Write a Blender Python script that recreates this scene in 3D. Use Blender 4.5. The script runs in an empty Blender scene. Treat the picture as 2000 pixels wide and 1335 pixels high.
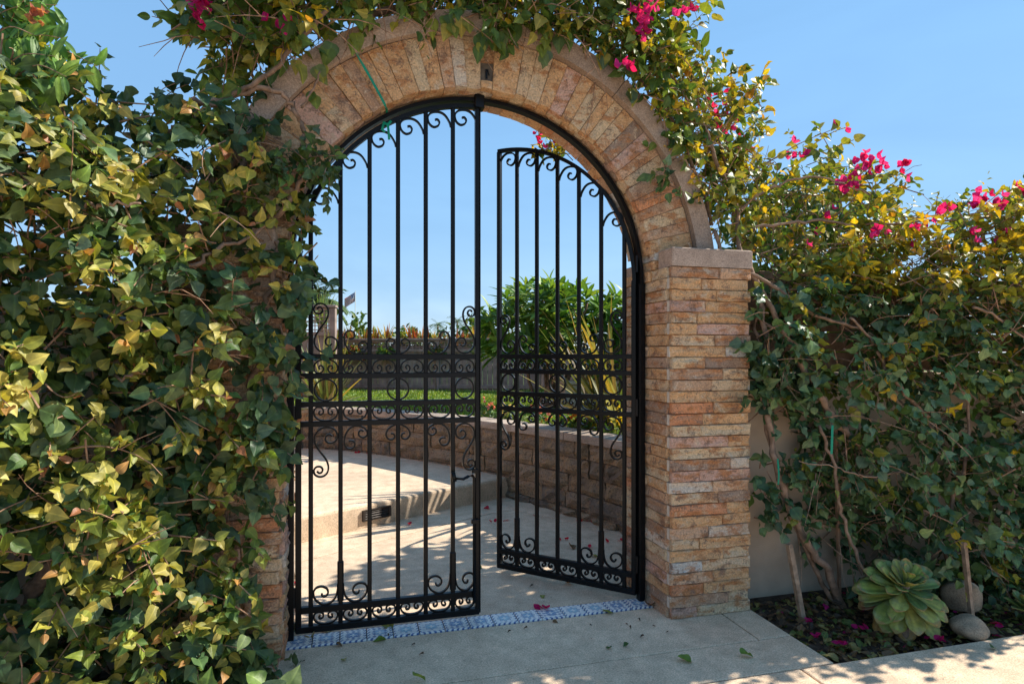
import bpy, math, random
import numpy as np
from mathutils import Vector, Matrix

C = bpy.context.scene.collection
S = bpy.context.scene
PI = math.pi
R = math.radians

# ------------------------------------------------------------------ camera, light, exposure
FOC, EYE, YAW = 1180.0, 1.30, R(14.7)
CAM = np.array((-0.598, -2.93, EYE))
ST, CT = math.sin(YAW), math.cos(YAW)
HORIZON = 694.0
cam = bpy.data.objects.new('camera', bpy.data.cameras.new('camera'))
C.objects.link(cam)
cam.location = CAM
cam.rotation_euler = (PI / 2, 0, -YAW)
cam.data.sensor_width = 36
cam.data.lens = 36 * FOC / 2000
cam.data.shift_y = (HORIZON - 667.5) / 2000
cam.data.clip_start = 0.05
cam.data.clip_end = 3000
S.camera = cam

SUN_EL, SUN_AZ = R(40), R(84)       # azimuth clockwise from +Y
sdir = Vector((math.sin(SUN_AZ) * math.cos(SUN_EL), math.cos(SUN_AZ) * math.cos(SUN_EL), math.sin(SUN_EL)))
world = bpy.data.worlds.new('World')
S.world = world
world.use_nodes = True
wn = world.node_tree
wn.nodes.clear()
sky = wn.nodes.new('ShaderNodeTexSky')
sky.sky_type = 'NISHITA'
sky.sun_disc = False
sky.sun_elevation = SUN_EL
sky.sun_rotation = SUN_AZ
sky.altitude = 0
sky.air_density = 1.0
sky.dust_density = 0.0
sky.ozone_density = 2.0
bg = wn.nodes.new('ShaderNodeBackground')
bg.inputs['Strength'].default_value = 0.15
wo = wn.nodes.new('ShaderNodeOutputWorld')
sg = wn.nodes.new('ShaderNodeGamma')          # evens the sky out, as the photograph's is
sg.inputs['Gamma'].default_value = 0.42
hs_ = wn.nodes.new('ShaderNodeHueSaturation')
hs_.inputs['Saturation'].default_value = 1.9
wn.links.new(sky.outputs['Color'], sg.inputs['Color'])
wn.links.new(sg.outputs['Color'], hs_.inputs['Color'])
veil = wn.nodes.new('ShaderNodeMix')           # thin high haze with faint wisps over the whole dome
veil.data_type = 'RGBA'
veil.inputs[7].default_value = (0.40, 0.80, 1.38, 1)
wtc = wn.nodes.new('ShaderNodeTexCoord')
wmp = wn.nodes.new('ShaderNodeMapping'); wmp.inputs['Scale'].default_value = (2.0, 2.0, 7.0); wmp.inputs['Rotation'].default_value = (0.2, 0.35, 0)
wnz = wn.nodes.new('ShaderNodeTexNoise'); wnz.inputs['Scale'].default_value = 1.6; wnz.inputs['Detail'].default_value = 6; wnz.inputs['Distortion'].default_value = 0.6
wrp = wn.nodes.new('ShaderNodeMapRange'); wrp.inputs[1].default_value = 0.40; wrp.inputs[2].default_value = 0.78; wrp.inputs[3].default_value = 0.66; wrp.inputs[4].default_value = 0.50
wn.links.new(wtc.outputs['Generated'], wmp.inputs['Vector']); wn.links.new(wmp.outputs['Vector'], wnz.inputs['Vector'])
wn.links.new(wnz.outputs['Fac'], wrp.inputs[0]); wn.links.new(wrp.outputs[0], veil.inputs[0])
wn.links.new(hs_.outputs['Color'], veil.inputs[6])
wn.links.new(veil.outputs[2], bg.inputs['Color'])
wn.links.new(bg.outputs['Background'], wo.inputs['Surface'])
sl = bpy.data.lights.new('sun', 'SUN')
sl.energy = 2.25
sl.angle = R(0.5)
sl.color = (1.0, 0.93, 0.82)
so = bpy.data.objects.new('sun', sl)
C.objects.link(so)
so.rotation_euler = sdir.to_track_quat('Z', 'Y').to_euler()
S.view_settings.view_transform = 'Standard'
S.view_settings.look = 'None'
S.view_settings.gamma = 1
S.view_settings.use_curve_mapping = False
S.view_settings.exposure = 2.0
S.render.engine = 'CYCLES'
S.cycles.max_bounces = 8
S.cycles.diffuse_bounces = 6
S.cycles.transmission_bounces = 5
S.cycles.glossy_bounces = 2

SUNV = np.array(sdir)

# ------------------------------------------------------------------ picking points in the place
def ray(px, py):
    u, v = (px - 1000) / FOC, (HORIZON - py) / FOC
    return np.array((ST + u * CT, CT - u * ST, v))
def atY(px, py, Y):
    d = ray(px, py)
    return CAM + d * ((Y - CAM[1]) / d[1])
def atZ(px, py, Z):
    d = ray(px, py)
    return CAM + d * ((Z - CAM[2]) / d[2])
def atD(px, py, depth):
    return CAM + ray(px, py) * depth
def to_px(p):
    q = np.asarray(p, float) - CAM
    dep = q[..., 0] * ST + q[..., 1] * CT
    rr = q[..., 0] * CT - q[..., 1] * ST
    return 1000 + FOC * rr / dep, HORIZON - FOC * q[..., 2] / dep, dep

# ------------------------------------------------------------------ objects
def tag(o, label=None, cat=None, group=None, kind=None):
    if label: o['label'] = label
    if cat: o['category'] = cat
    if group: o['group'] = group
    if kind: o['kind'] = kind
    return o
def empty(name, loc=(0, 0, 0), rz=0.0, label=None, cat=None, group=None):
    o = bpy.data.objects.new(name, None)
    o.empty_display_size = 0.1
    o.location = loc
    o.rotation_euler = (0, 0, rz)
    C.objects.link(o)
    return tag(o, label, cat, group)
def link(name, me, parent=None, loc=None, rot=None, scale=None, color=None):
    o = bpy.data.objects.new(name, me)
    C.objects.link(o)
    if parent is not None: o.parent = parent
    if loc is not None: o.location = loc
    if rot is not None: o.rotation_euler = rot
    if scale is not None: o.scale = scale
    if color is not None: o.color = (*color, 1)
    return o

class MB:
    def __init__(self):
        self.v, self.f, self.m = [], [], []
        self.mi = 0
    def add(self, vs, fs):
        b = len(self.v)
        self.v += [tuple(map(float, p)) for p in vs]
        self.f += [tuple(b + i for i in f) for f in fs]
        self.m += [self.mi] * len(fs)
        return self
    def box(self, x0, x1, y0, y1, z0, z1):
        vs = [(x, y, z) for z in (z0, z1) for y in (y0, y1) for x in (x0, x1)]
        return self.add(vs, [(0, 2, 3, 1), (4, 5, 7, 6), (0, 1, 5, 4), (2, 6, 7, 3), (0, 4, 6, 2), (1, 3, 7, 5)])
    def cbox(self, x0, x1, y0, y1, z0, z1, c):
        """box with chamfered vertical and top edges"""
        vs = []
        for z, k in ((z0, 0), (z1 - c, 0), (z1, c)):
            a, b, d, e = x0 + k, x1 - k, y0 + k, y1 - k
            q = c
            vs += [(a + q, d, z), (b - q, d, z), (b, d + q, z), (b, e - q, z), (b - q, e, z), (a + q, e, z), (a, e - q, z), (a, d + q, z)]
        fs = [tuple(reversed(range(8))), tuple(range(16, 24))]
        for l in (0, 8):
            fs += [(l + i, l + (i + 1) % 8, l + 8 + (i + 1) % 8, l + 8 + i) for i in range(8)]
        return self.add(vs, fs)
    def tube(self, pts, rad, n=6, cap=True):
        pts = [np.asarray(p, float) for p in pts]
        k = len(pts)
        rad = [rad] * k if np.isscalar(rad) else list(rad)
        t0 = pts[1] - pts[0]
        ref = np.array((0, 0, 1.0)) if abs(t0[2]) < 0.9 * np.linalg.norm(t0) else np.array((1.0, 0, 0))
        vs = []
        for i in range(k):
            t = pts[min(i + 1, k - 1)] - pts[max(i - 1, 0)]
            t = t / (np.linalg.norm(t) + 1e-9)
            a = np.cross(t, ref); a /= np.linalg.norm(a) + 1e-9
            b = np.cross(t, a)
            ref = -np.cross(t, a) if False else ref
            for j in range(n):
                w = 2 * PI * j / n
                vs.append(pts[i] + rad[i] * (math.cos(w) * a + math.sin(w) * b))
        fs = [(i * n + j, i * n + (j + 1) % n, (i + 1) * n + (j + 1) % n, (i + 1) * n + j) for i in range(k - 1) for j in range(n)]
        if cap:
            fs += [tuple(reversed(range(n))), tuple(range((k - 1) * n, k * n))]
        return self.add(vs, fs)
    def ribbon(self, pts, w, d, y=0.0):
        """flat iron bar bent along a curve in the XZ plane"""
        pts = [np.asarray(p, float) for p in pts]
        k = len(pts)
        w = [w] * k if np.isscalar(w) else list(w)
        vs = []
        for i in range(k):
            t = pts[min(i + 1, k - 1)] - pts[max(i - 1, 0)]
            t /= np.linalg.norm(t) + 1e-9
            nn = np.array((-t[1], t[0])) * w[i] / 2
            a, b = pts[i] + nn, pts[i] - nn
            vs += [(a[0], y - d / 2, a[1]), (b[0], y - d / 2, b[1]), (b[0], y + d / 2, b[1]), (a[0], y + d / 2, a[1])]
        fs = [(i * 4 + j, i * 4 + (j + 1) % 4, i * 4 + 4 + (j + 1) % 4, i * 4 + 4 + j) for i in range(k - 1) for j in range(4)]
        fs += [(3, 2, 1, 0), tuple((k - 1) * 4 + j for j in range(4))]
        return self.add(vs, fs)
    def prism(self, poly, z0, z1, c=0.0):
        n = len(poly)
        P = [np.asarray(p, float) for p in poly]
        vs = [(p[0], p[1], z0) for p in P]
        fs = [tuple(reversed(range(n)))]
        if c:
            ins = []
            for i in range(n):
                a, b, d = P[i - 1], P[i], P[(i + 1) % n]
                e1 = (b - a) / np.linalg.norm(b - a); e2 = (d - b) / np.linalg.norm(d - b)
                n1 = np.array((-e1[1], e1[0])); n2 = np.array((-e2[1], e2[0]))
                m = n1 + n2; m /= max(np.dot(m, n1), 0.3)
                ins.append(m)
            vs += [(p[0], p[1], z1 - c) for p in P]
            vs += [(*(p + m * c * 0.3), z1 - c * 0.3) for p, m in zip(P, ins)]
            vs += [(*(p + m * c), z1) for p, m in zip(P, ins)]
            L = 3
        else:
            vs += [(p[0], p[1], z1) for p in P]
            L = 1
        for l in range(L):
            fs += [(l * n + i, l * n + (i + 1) % n, (l + 1) * n + (i + 1) % n, (l + 1) * n + i) for i in range(n)]
        fs.append(tuple(range(L * n, L * n + n)))
        return self.add(vs, fs)
    def mesh(self, name, mat=None, smooth=False):
        me = bpy.data.meshes.new(name)
        me.from_pydata(self.v, [], self.f)
        for m in (mat if isinstance(mat, (list, tuple)) else [mat]):
            if m: me.materials.append(m)
        if any(self.m): me.polygons.foreach_set('material_index', self.m)
        if smooth: me.polygons.foreach_set('use_smooth', [True] * len(me.polygons))
        me.update()
        return me
    def build(self, name, mat=None, parent=None, smooth=False, **k):
        return link(name, self.mesh(name, mat, smooth), parent, **k)

def spline(pts, n=8):
    """Catmull-Rom through the points"""
    P = [np.asarray(p, float) for p in pts]
    P = [2 * P[0] - P[1]] + P + [2 * P[-1] - P[-2]]
    out = []
    for i in range(1, len(P) - 2):
        for j in range(n):
            t = j / n
            a, b, c, d = P[i - 1], P[i], P[i + 1], P[i + 2]
            out.append(0.5 * (2 * b + (c - a) * t + (2 * a - 5 * b + 4 * c - d) * t * t + (3 * b - a - 3 * c + d) * t ** 3))
    out.append(P[-2])
    return out

# ------------------------------------------------------------------ materials
def nt(name):
    m = bpy.data.materials.new(name)
    m.use_nodes = True
    t = m.node_tree
    t.nodes.clear()
    out = t.nodes.new('ShaderNodeOutputMaterial')
    return m, t, out
def N(t, kind, **k):
    n = t.nodes.new(kind)
    for a, b in k.items():
        if a.startswith('_'): setattr(n, a[1:], b)
        else: n.inputs[a.replace('__', ' ')].default_value = b
    return n
def mixc(t, a, b, f, mode='MIX'):
    n = t.nodes.new('ShaderNodeMix')
    n.data_type = 'RGBA'
    n.blend_type = mode
    for s, x in ((n.inputs[6], a), (n.inputs[7], b), (n.inputs[0], f)):
        if hasattr(x, 'links') or hasattr(x, 'is_linked'): t.links.new(x, s)
        elif np.isscalar(x): s.default_value = x
        else: s.default_value = (*x[:3], 1)
    return n.outputs[2]
def mth(t, op, a, b=0.0, c=None):
    n = t.nodes.new('ShaderNodeMath')
    n.operation = op
    for i, x in enumerate((a, b) if c is None else (a, b, c)):
        if hasattr(x, 'is_linked'): t.links.new(x, n.inputs[i])
        else: n.inputs[i].default_value = x
    return n.outputs[0]
def ramp(t, fac, stops):
    n = t.nodes.new('ShaderNodeValToRGB')
    e = n.color_ramp.elements
    while len(e) > 1: e.remove(e[-1])
    for i, (p, c) in enumerate(stops):
        x = e[0] if i == 0 else e.new(p)
        x.position = p
        x.color = (*c, 1) if not np.isscalar(c) else (c, c, c, 1)
    t.links.new(fac, n.inputs[0])
    return n.outputs[0]
def noise(t, vec, scale, detail=4, rough=0.55):
    n = N(t, 'ShaderNodeTexNoise', Scale=scale, Detail=detail, Roughness=rough)
    if vec is not None: t.links.new(vec, n.inputs['Vector'])
    return n.outputs['Fac']
def pos(t):
    return t.nodes.new('ShaderNodeNewGeometry').outputs['Position']
def bump(t, h, strength, dist=0.01):
    n = N(t, 'ShaderNodeBump', Strength=strength, Distance=dist)
    t.links.new(h, n.inputs['Height'])
    return n.outputs['Normal']
def princ(t, out, color, rough=0.8, normal=None, spec=0.3, metal=0.0):
    b = t.nodes.new('ShaderNodeBsdfPrincipled')
    if hasattr(color, 'is_linked'): t.links.new(color, b.inputs['Base Color'])
    else: b.inputs['Base Color'].default_value = (*color, 1)
    if hasattr(rough, 'is_linked'): t.links.new(rough, b.inputs['Roughness'])
    else: b.inputs['Roughness'].default_value = rough
    b.inputs['Specular IOR Level'].default_value = spec
    b.inputs['Metallic'].default_value = metal
    if normal is not None: t.links.new(normal, b.inputs['Normal'])
    t.links.new(b.outputs[0], out.inputs['Surface'])
    return b

def mat_plain(name, col, rough=0.7, spec=0.3, var=0.25, scale=12, bmp=0.2, metal=0.0, bscale=None):
    m, t, out = nt(name)
    p = pos(t)
    f = noise(t, p, scale)
    c = mixc(t, [x * (1 - var) for x in col], [min(1, x * (1 + var)) for x in col], ramp(t, f, [(0.3, 0.0), (0.7, 1.0)]))
    nb = bump(t, noise(t, p, bscale or scale * 6, 5), bmp, 0.004) if bmp else None
    princ(t, out, c, rough, nb, spec, metal)
    return m

def mat_concrete(name, col, stain=0.25, cracks=False):
    m, t, out = nt(name)
    p = pos(t)
    big = noise(t, p, 1.6, 5, 0.6)
    mid = noise(t, p, 11, 5, 0.6)
    grit = noise(t, p, 150, 3, 0.7)
    spk = N(t, 'ShaderNodeTexVoronoi', Scale=95.0)
    t.links.new(p, spk.inputs['Vector'])
    c = mixc(t, [x * (1 - stain) for x in col], [x * (1 + stain * 0.55) for x in col], ramp(t, big, [(0.32, 0.0), (0.68, 1.0)]))
    c = mixc(t, c, ramp(t, mid, [(0.35, (0.78, 0.76, 0.74)), (0.7, (1.12, 1.12, 1.12))]), 0.8, 'MULTIPLY')
    c = mixc(t, c, ramp(t, grit, [(0.3, 0.5), (0.7, 1.42)]), 0.8, 'MULTIPLY')
    c = mixc(t, c, ramp(t, spk.outputs['Color'], [(0.0, 0.55), (0.2, 1.0), (0.85, 1.0), (1.0, 1.4)]), 0.6, 'MULTIPLY')
    if cracks:
        spots = noise(t, p, 5, 6, 0.7)
        c = mixc(t, c, (0.24, 0.20, 0.16), ramp(t, spots, [(0.54, 0.0), (0.76, 0.35)]))
        dots = noise(t, p, 38, 2, 0.5)
        c = mixc(t, c, (0.13, 0.11, 0.09), ramp(t, dots, [(0.70, 0.0), (0.76, 0.6)]))
    h = mth(t, 'ADD', mth(t, 'MULTIPLY', grit, 0.5), mid)
    princ(t, out, c, 0.9, bump(t, h, 0.35, 0.004), 0.2)
    return m

def mat_stone():
    m, t, out = nt('ledger_stone')
    oi = t.nodes.new('ShaderNodeObjectInfo')
    p = pos(t)
    off = N(t, 'ShaderNodeVectorMath', _operation='ADD')
    sc = N(t, 'ShaderNodeVectorMath', _operation='SCALE')
    t.links.new(oi.outputs['Random'], sc.inputs[0]); sc.inputs['Scale'].default_value = 37.0
    t.links.new(p, off.inputs[0]); t.links.new(sc.outputs[0], off.inputs[1])
    v = off.outputs[0]
    st = N(t, 'ShaderNodeMapping'); st.inputs['Scale'].default_value = (1, 1, 2.2)
    t.links.new(v, st.inputs['Vector'])
    n1, n2, n3 = noise(t, st.outputs[0], 8, 7, 0.7), noise(t, v, 30, 8, 0.75), noise(t, v, 120, 4, 0.7)
    n4 = noise(t, v, 15, 6, 0.7)
    base = oi.outputs['Color']
    c = mixc(t, base, (0.50, 0.215, 0.085), ramp(t, n1, [(0.51, 0.0), (0.60, 0.85)]))
    c = mixc(t, c, (0.27, 0.165, 0.115), ramp(t, n4, [(0.36, 0.75), (0.46, 0.0)]))
    c = mixc(t, c, (0.66, 0.52, 0.37), ramp(t, n4, [(0.55, 0.0), (0.64, 0.7)]))
    c = mixc(t, c, (0.17, 0.10, 0.07), ramp(t, n2, [(0.28, 0.75), (0.40, 0.0)]))
    c = mixc(t, c, (0.70, 0.60, 0.48), ramp(t, n2, [(0.60, 0.0), (0.70, 0.6)]))
    c = mixc(t, c, ramp(t, n3, [(0.3, 0.55), (0.7, 1.35)]), 0.8, 'MULTIPLY')
    h = mth(t, 'ADD', mth(t, 'ADD', n2, n1), mth(t, 'MULTIPLY', n3, 0.4))
    princ(t, out, c, 0.8, bump(t, h, 1.0, 0.016), 0.25)
    return m

def leaf_nodes(t, out, color, rough, trans, spec, tip=None):
    tc = t.nodes.new('ShaderNodeUVMap')
    sp = t.nodes.new('ShaderNodeSeparateXYZ')
    t.links.new(tc.outputs[0], sp.inputs[0])
    x = mth(t, 'ABSOLUTE', mth(t, 'SUBTRACT', sp.outputs[0], 0.5))
    rib = ramp(t, x, [(0.0, 1.0), (0.035, 0.6), (0.06, 0.0)])
    side = mth(t, 'ABSOLUTE', mth(t, 'SINE', mth(t, 'MULTIPLY', mth(t, 'SUBTRACT', sp.outputs[1], mth(t, 'MULTIPLY', x, 0.7)), 17.0)))
    sidev = ramp(t, side, [(0.0, 0.5), (0.12, 0.0)])
    vein = mth(t, 'MAXIMUM', rib, sidev)
    p = pos(t)
    n = noise(t, p, 45, 4)
    c = mixc(t, color, ramp(t, n, [(0.3, (0.72, 0.75, 0.7)), (0.7, (1.2, 1.18, 1.1))]), 1.0, 'MULTIPLY')
    c = mixc(t, c, mixc(t, c, (1.9, 1.8, 1.6), 1.0, 'MULTIPLY'), mth(t, 'MULTIPLY', vein, 0.5))
    if tip:
        wob = mth(t, 'ADD', sp.outputs[1], mth(t, 'MULTIPLY', noise(t, p, 90, 4), 0.16))
        c = mixc(t, c, tip, ramp(t, wob, [(0.98, 0.0), (1.08, 0.9)]))
        c = mixc(t, c, (0.30, 0.32, 0.24), ramp(t, noise(t, p, 22, 5), [(0.5, 0.0), (0.75, 0.45)]))
        c = mixc(t, c, (0.12, 0.08, 0.04), ramp(t, noise(t, p, 140, 2), [(0.66, 0.0), (0.72, 0.7)]))
    b = t.nodes.new('ShaderNodeBsdfPrincipled')
    t.links.new(c, b.inputs['Base Color'])
    b.inputs['Roughness'].default_value = rough
    b.inputs['Specular IOR Level'].default_value = spec
    nb = bump(t, mth(t, 'ADD', mth(t, 'MULTIPLY', vein, -0.4), n), 0.35, 0.004)
    t.links.new(nb, b.inputs['Normal'])
    tr = t.nodes.new('ShaderNodeBsdfTranslucent')
    t.links.new(mixc(t, c, (1.5, 1.35, 0.55), 1.0, 'MULTIPLY'), tr.inputs['Color'])
    mx = t.nodes.new('ShaderNodeMixShader')
    mx.inputs[0].default_value = trans
    t.links.new(b.outputs[0], mx.inputs[1]); t.links.new(tr.outputs[0], mx.inputs[2])
    t.links.new(mx.outputs[0], out.inputs['Surface'])

def mat_leaf(name, rough, trans, spec, per_object, tip=None):
    m, t, out = nt(name)
    if per_object:
        col = t.nodes.new('ShaderNodeObjectInfo').outputs['Color']
    else:
        a = t.nodes.new('ShaderNodeVertexColor'); a.layer_name = 'col'
        col = a.outputs['Color']
    leaf_nodes(t, out, col, rough, trans, spec, tip)
    return m

M = {}
M['stone'] = mat_stone()
M['mortar'] = mat_plain('mortar', (0.10, 0.085, 0.07), 0.95, 0.1, 0.3, 30)
M['cut_edge'] = mat_plain('cut_edge', (0.52, 0.46, 0.38), 0.85, 0.2, 0.2, 40, 0.3)
M['coping'] = mat_concrete('coping_concrete', (0.42, 0.315, 0.245), 0.3)
M['concrete'] = mat_concrete('paving_concrete', (0.65, 0.50, 0.355), 0.2, True)
M['concrete_front'] = mat_concrete('sidewalk_concrete', (0.70, 0.525, 0.365), 0.16, True)
M['grout'] = mat_plain('joint_dirt', (0.09, 0.075, 0.06), 0.95, 0.1, 0.3, 40)
M['iron'] = mat_plain('black_iron', (0.0035, 0.004, 0.005), 0.36, 0.22, 0.3, 60, 0.12, bscale=200)
M['bark'] = mat_plain('bark', (0.24, 0.155, 0.105), 0.9, 0.2, 0.45, 28, 0.6)
M['twig'] = mat_plain('twig_bark', (0.30, 0.18, 0.115), 0.9, 0.2, 0.5, 40, 0.3)
M['soil'] = mat_plain('soil', (0.075, 0.052, 0.038), 0.95, 0.1, 0.5, 25, 0.9)
M['earth'] = mat_plain('earth', (0.16, 0.13, 0.09), 0.95, 0.1, 0.4, 0.6, 0.3)
M['lawn'] = mat_plain('lawn_base', (0.07, 0.13, 0.025), 0.9, 0.1, 0.4, 4, 0.4)
M['stucco'] = mat_plain('beige_stucco', (0.46, 0.35, 0.255), 0.92, 0.15, 0.16, 4, 0.5, bscale=160)
M['fence'] = mat_plain('grey_fence_wood', (0.27, 0.205, 0.175), 0.85, 0.2, 0.3, 9, 0.3)
M['brownwood'] = mat_plain('brown_wood', (0.24, 0.145, 0.09), 0.85, 0.2, 0.35, 14, 0.4)
M['stake'] = mat_plain('stake_wood', (0.30, 0.20, 0.13), 0.85, 0.2, 0.4, 30, 0.4)
M['tie'] = mat_plain('green_tape', (0.0, 0.22, 0.13), 0.5, 0.3, 0.15, 30, 0)
M['rock'] = mat_concrete('river_rock', (0.52, 0.37, 0.245), 0.4)
M['leaf_o'] = mat_leaf('leaf_soft', 0.48, 0.30, 0.35, True)
M['leaf_a'] = mat_leaf('leaf_soft_mass', 0.48, 0.30, 0.35, False)
M['ivy_o'] = mat_leaf('leaf_glossy', 0.46, 0.24, 0.34, True)
M['ivy_a'] = mat_leaf('leaf_glossy_mass', 0.46, 0.24, 0.34, False)
M['petal'] = mat_leaf('bract_magenta', 0.55, 0.45, 0.2, True)
M['succ'] = mat_leaf('fleshy_leaf', 0.55, 0.10, 0.3, True, (0.30, 0.20, 0.07))

# ------------------------------------------------------------------ leaf shapes
def leaf_template(prof, fold, curl, wave, seed, rows=9, cols=5):
    """prof: (y, halfwidth) of the outline; unit length along +Y, normal +Z; cupped about the midrib, wavy at the rim"""
    r = np.random.RandomState(seed)
    py, pw = [p[0] for p in prof], [p[1] for p in prof]
    tt = np.linspace(0, 1, rows)
    ys = np.interp(tt, np.linspace(0, 1, len(py)), py); ws = np.interp(ys, py, pw)
    ph = r.uniform(0, 6, 4)
    bendx = r.uniform(-0.07, 0.07)
    vs, uv = [], []
    for y, w in zip(ys, ws):
        for c in range(cols):
            q = -1 + 2 * c / (cols - 1)
            z = -curl * y * abs(y) + fold * w * abs(q) ** 1.6 + wave * 0.5 * w * abs(q) ** 2 * math.sin(7 * y + ph[0] + (1.3 if q > 0 else 0) + ph[1] * q)
            vs.append((q * w + bendx * y * y, y, z))
            uv.append((0.5 + q * w, y))
    fs = [(i * cols + c, i * cols + c + 1, (i + 1) * cols + c + 1, (i + 1) * cols + c) for i in range(rows - 1) for c in range(cols - 1)]
    return np.array(vs), np.array(fs), np.array(uv)

def outline(W, p, q, y0=0.0, n=15, tip=0.0):
    return [(y0 + (1 - y0) * k / n, max(0.006, W * math.sin(PI * min(0.999, (0.03 + 0.97 * k / n)) ** p) ** q * (1 - tip * k / n))) for k in range(n + 1)]
OVATE = outline(0.36, 0.72, 0.9, 0.0, 15, 0.12)
CORDATE = outline(0.47, 0.58, 0.85, -0.07, 15, 0.10)
IVYP = [(-0.12, 0.16), (-0.03, 0.40), (0.07, 0.52), (0.16, 0.56), (0.27, 0.46), (0.37, 0.43), (0.47, 0.41), (0.57, 0.30), (0.70, 0.20), (0.85, 0.11), (1.0, 0.008)]
ROUND = [(-0.04, 0.18), (0.08, 0.44), (0.28, 0.56), (0.5, 0.55), (0.72, 0.42), (0.9, 0.2), (1.0, 0.02)]
LANCE = [(0, 0.02), (0.15, 0.09), (0.4, 0.14), (0.65, 0.13), (0.85, 0.08), (1.0, 0.005)]
BRACT = [(0, 0.06), (0.12, 0.30), (0.32, 0.44), (0.55, 0.42), (0.78, 0.25), (1.0, 0.01)]

SETS = {
    'boug': [leaf_template(OVATE, 0.30, 0.30, 0.35, 1), leaf_template(CORDATE, 0.22, 0.42, 0.4, 2), leaf_template(OVATE, 0.5, 0.12, 0.4, 3), leaf_template(CORDATE, 0.40, 0.2, 0.5, 4), leaf_template(OVATE, 0.15, -0.15, 0.5, 14), leaf_template(CORDATE, 0.1, 0.5, 0.3, 15)],
    'ivy': [leaf_template(IVYP, 0.22, 0.22, 0.45, 5), leaf_template(IVYP, 0.10, 0.36, 0.5, 6), leaf_template(CORDATE, 0.18, 0.3, 0.45, 7), leaf_template(ROUND, 0.16, 0.28, 0.45, 8), leaf_template(CORDATE, 0.3, 0.1, 0.5, 16)],
    'lance': [leaf_template(LANCE, 0.35, 0.2, 0.05, 9), leaf_template(LANCE, 0.3, 0.4, 0.05, 10)],
    'pinna': [leaf_template(LANCE, 0.2, 0.3, 0.05, 11)],
    'bract': [leaf_template(BRACT, 0.25, -0.25, 0.15, 12), leaf_template(BRACT, 0.35, -0.1, 0.2, 13)],
}
LEAFMESH = {}
def leaf_mesh(kind, i, mat):
    key = (kind, i, mat)
    if key not in LEAFMESH:
        v, f, uv = SETS[kind][i]
        me = bpy.data.meshes.new('leaf')
        me.from_pydata(v.tolist(), [], f.tolist())
        l = me.uv_layers.new(name='UVMap')
        l.data.foreach_set('uv', uv[f.ravel()].astype(np.float32).ravel())
        me.polygons.foreach_set('use_smooth', [True] * len(f))
        me.materials.append(M[mat])
        LEAFMESH[key] = me
    return LEAFMESH[key]

class Foliage:
    """collects leaves (place, axes, size, colour) of one plant"""
    def __init__(self, kind, seed):
        self.kind, self.r = kind, np.random.RandomState(seed)
        self.P, self.T, self.Nn, self.L, self.Wd, self.Co, self.K = [], [], [], [], [], [], []
    def leaf(self, p, t, n, length, color, width=1.0):
        self.P.append(p); self.T.append(t); self.Nn.append(n); self.L.append(length); self.Wd.append(width); self.Co.append(color)
        self.K.append(self.r.randint(len(SETS[self.kind])))
    def arrays(self):
        P, T, Nn = np.array(self.P), np.array(self.T, float), np.array(self.Nn, float)
        T /= np.linalg.norm(T, axis=1)[:, None] + 1e-9
        Nn = Nn - (Nn * T).sum(1)[:, None] * T
        ln = np.linalg.norm(Nn, axis=1)
        bad = ln < 1e-3
        Nn[bad] = np.cross(T[bad], (0.3, 0.5, 0.8))
        Nn /= np.linalg.norm(Nn, axis=1)[:, None]
        X = np.cross(T, Nn)
        L = np.array(self.L); W = np.array(self.Wd)
        A = np.stack([X * (L * W)[:, None], T * L[:, None], Nn * L[:, None]], axis=2)
        return P, A, np.array(self.Co), np.array(self.K), L
    def build(self, root, mat_o, mat_a, n_obj=300, name='leaf', mass='foliage', margin=0.0):
        if not self.P: return
        P, A, Co, K, L = self.arrays()
        x, y, dep = to_px(P)
        inside = (x > -20) & (x < 2020) & (y > -20) & (y < 1355)
        # hidden by nearer leaves? keep the frontmost leaf of each small cell first
        cell = (x // 26).astype(int) * 4001 + (y // 26).astype(int)
        order = np.argsort(dep)
        first = np.zeros(len(P), bool)
        seen = set()
        for i in order:
            if inside[i] and cell[i] not in seen:
                seen.add(cell[i]); first[i] = True
        big = L / dep
        score = np.where(first, big, 0) + np.where(inside, 1e-6, 0)
        rank = np.argsort(-score)
        solo = set(rank[:n_obj][score[rank[:n_obj]] > 1e-4].tolist())
        inv = root.matrix_basis.inverted()
        for i in sorted(solo):
            o = bpy.data.objects.new(name, leaf_mesh(self.kind, int(K[i]), mat_o))
            C.objects.link(o)
            o.parent = root
            m = Matrix(A[i].tolist()).to_4x4()
            m.translation = P[i]
            o.matrix_basis = inv @ m
            o.color = (*Co[i], 1)
        rest = np.array([i for i in range(len(P)) if i not in solo], int)
        if not len(rest): return
        V, Fc, UV, CL = [], [], [], []
        b = 0
        for k, (v, f, uv) in enumerate(SETS[self.kind]):
            idx = rest[K[rest] == k]
            if not len(idx): continue
            vv = np.einsum('nij,kj->nki', A[idx], v) + P[idx][:, None, :]
            nv = len(v)
            ff = f[None] + (b + np.arange(len(idx)) * nv)[:, None, None]
            V.append(vv.reshape(-1, 3)); Fc.append(ff.reshape(-1, 4))
            UV.append(np.tile(uv[f.ravel()], (len(idx), 1)))
            CL.append(np.repeat(np.c_[Co[idx], np.ones(len(idx))], nv, axis=0))
            b += nv * len(idx)
        o = quad_mesh(mass, np.concatenate(V) - np.array(root.location), np.concatenate(Fc), M[mat_a], np.concatenate(UV), np.concatenate(CL))
        o.parent = root
        o['kind'] = 'stuff'
        return o

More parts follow.
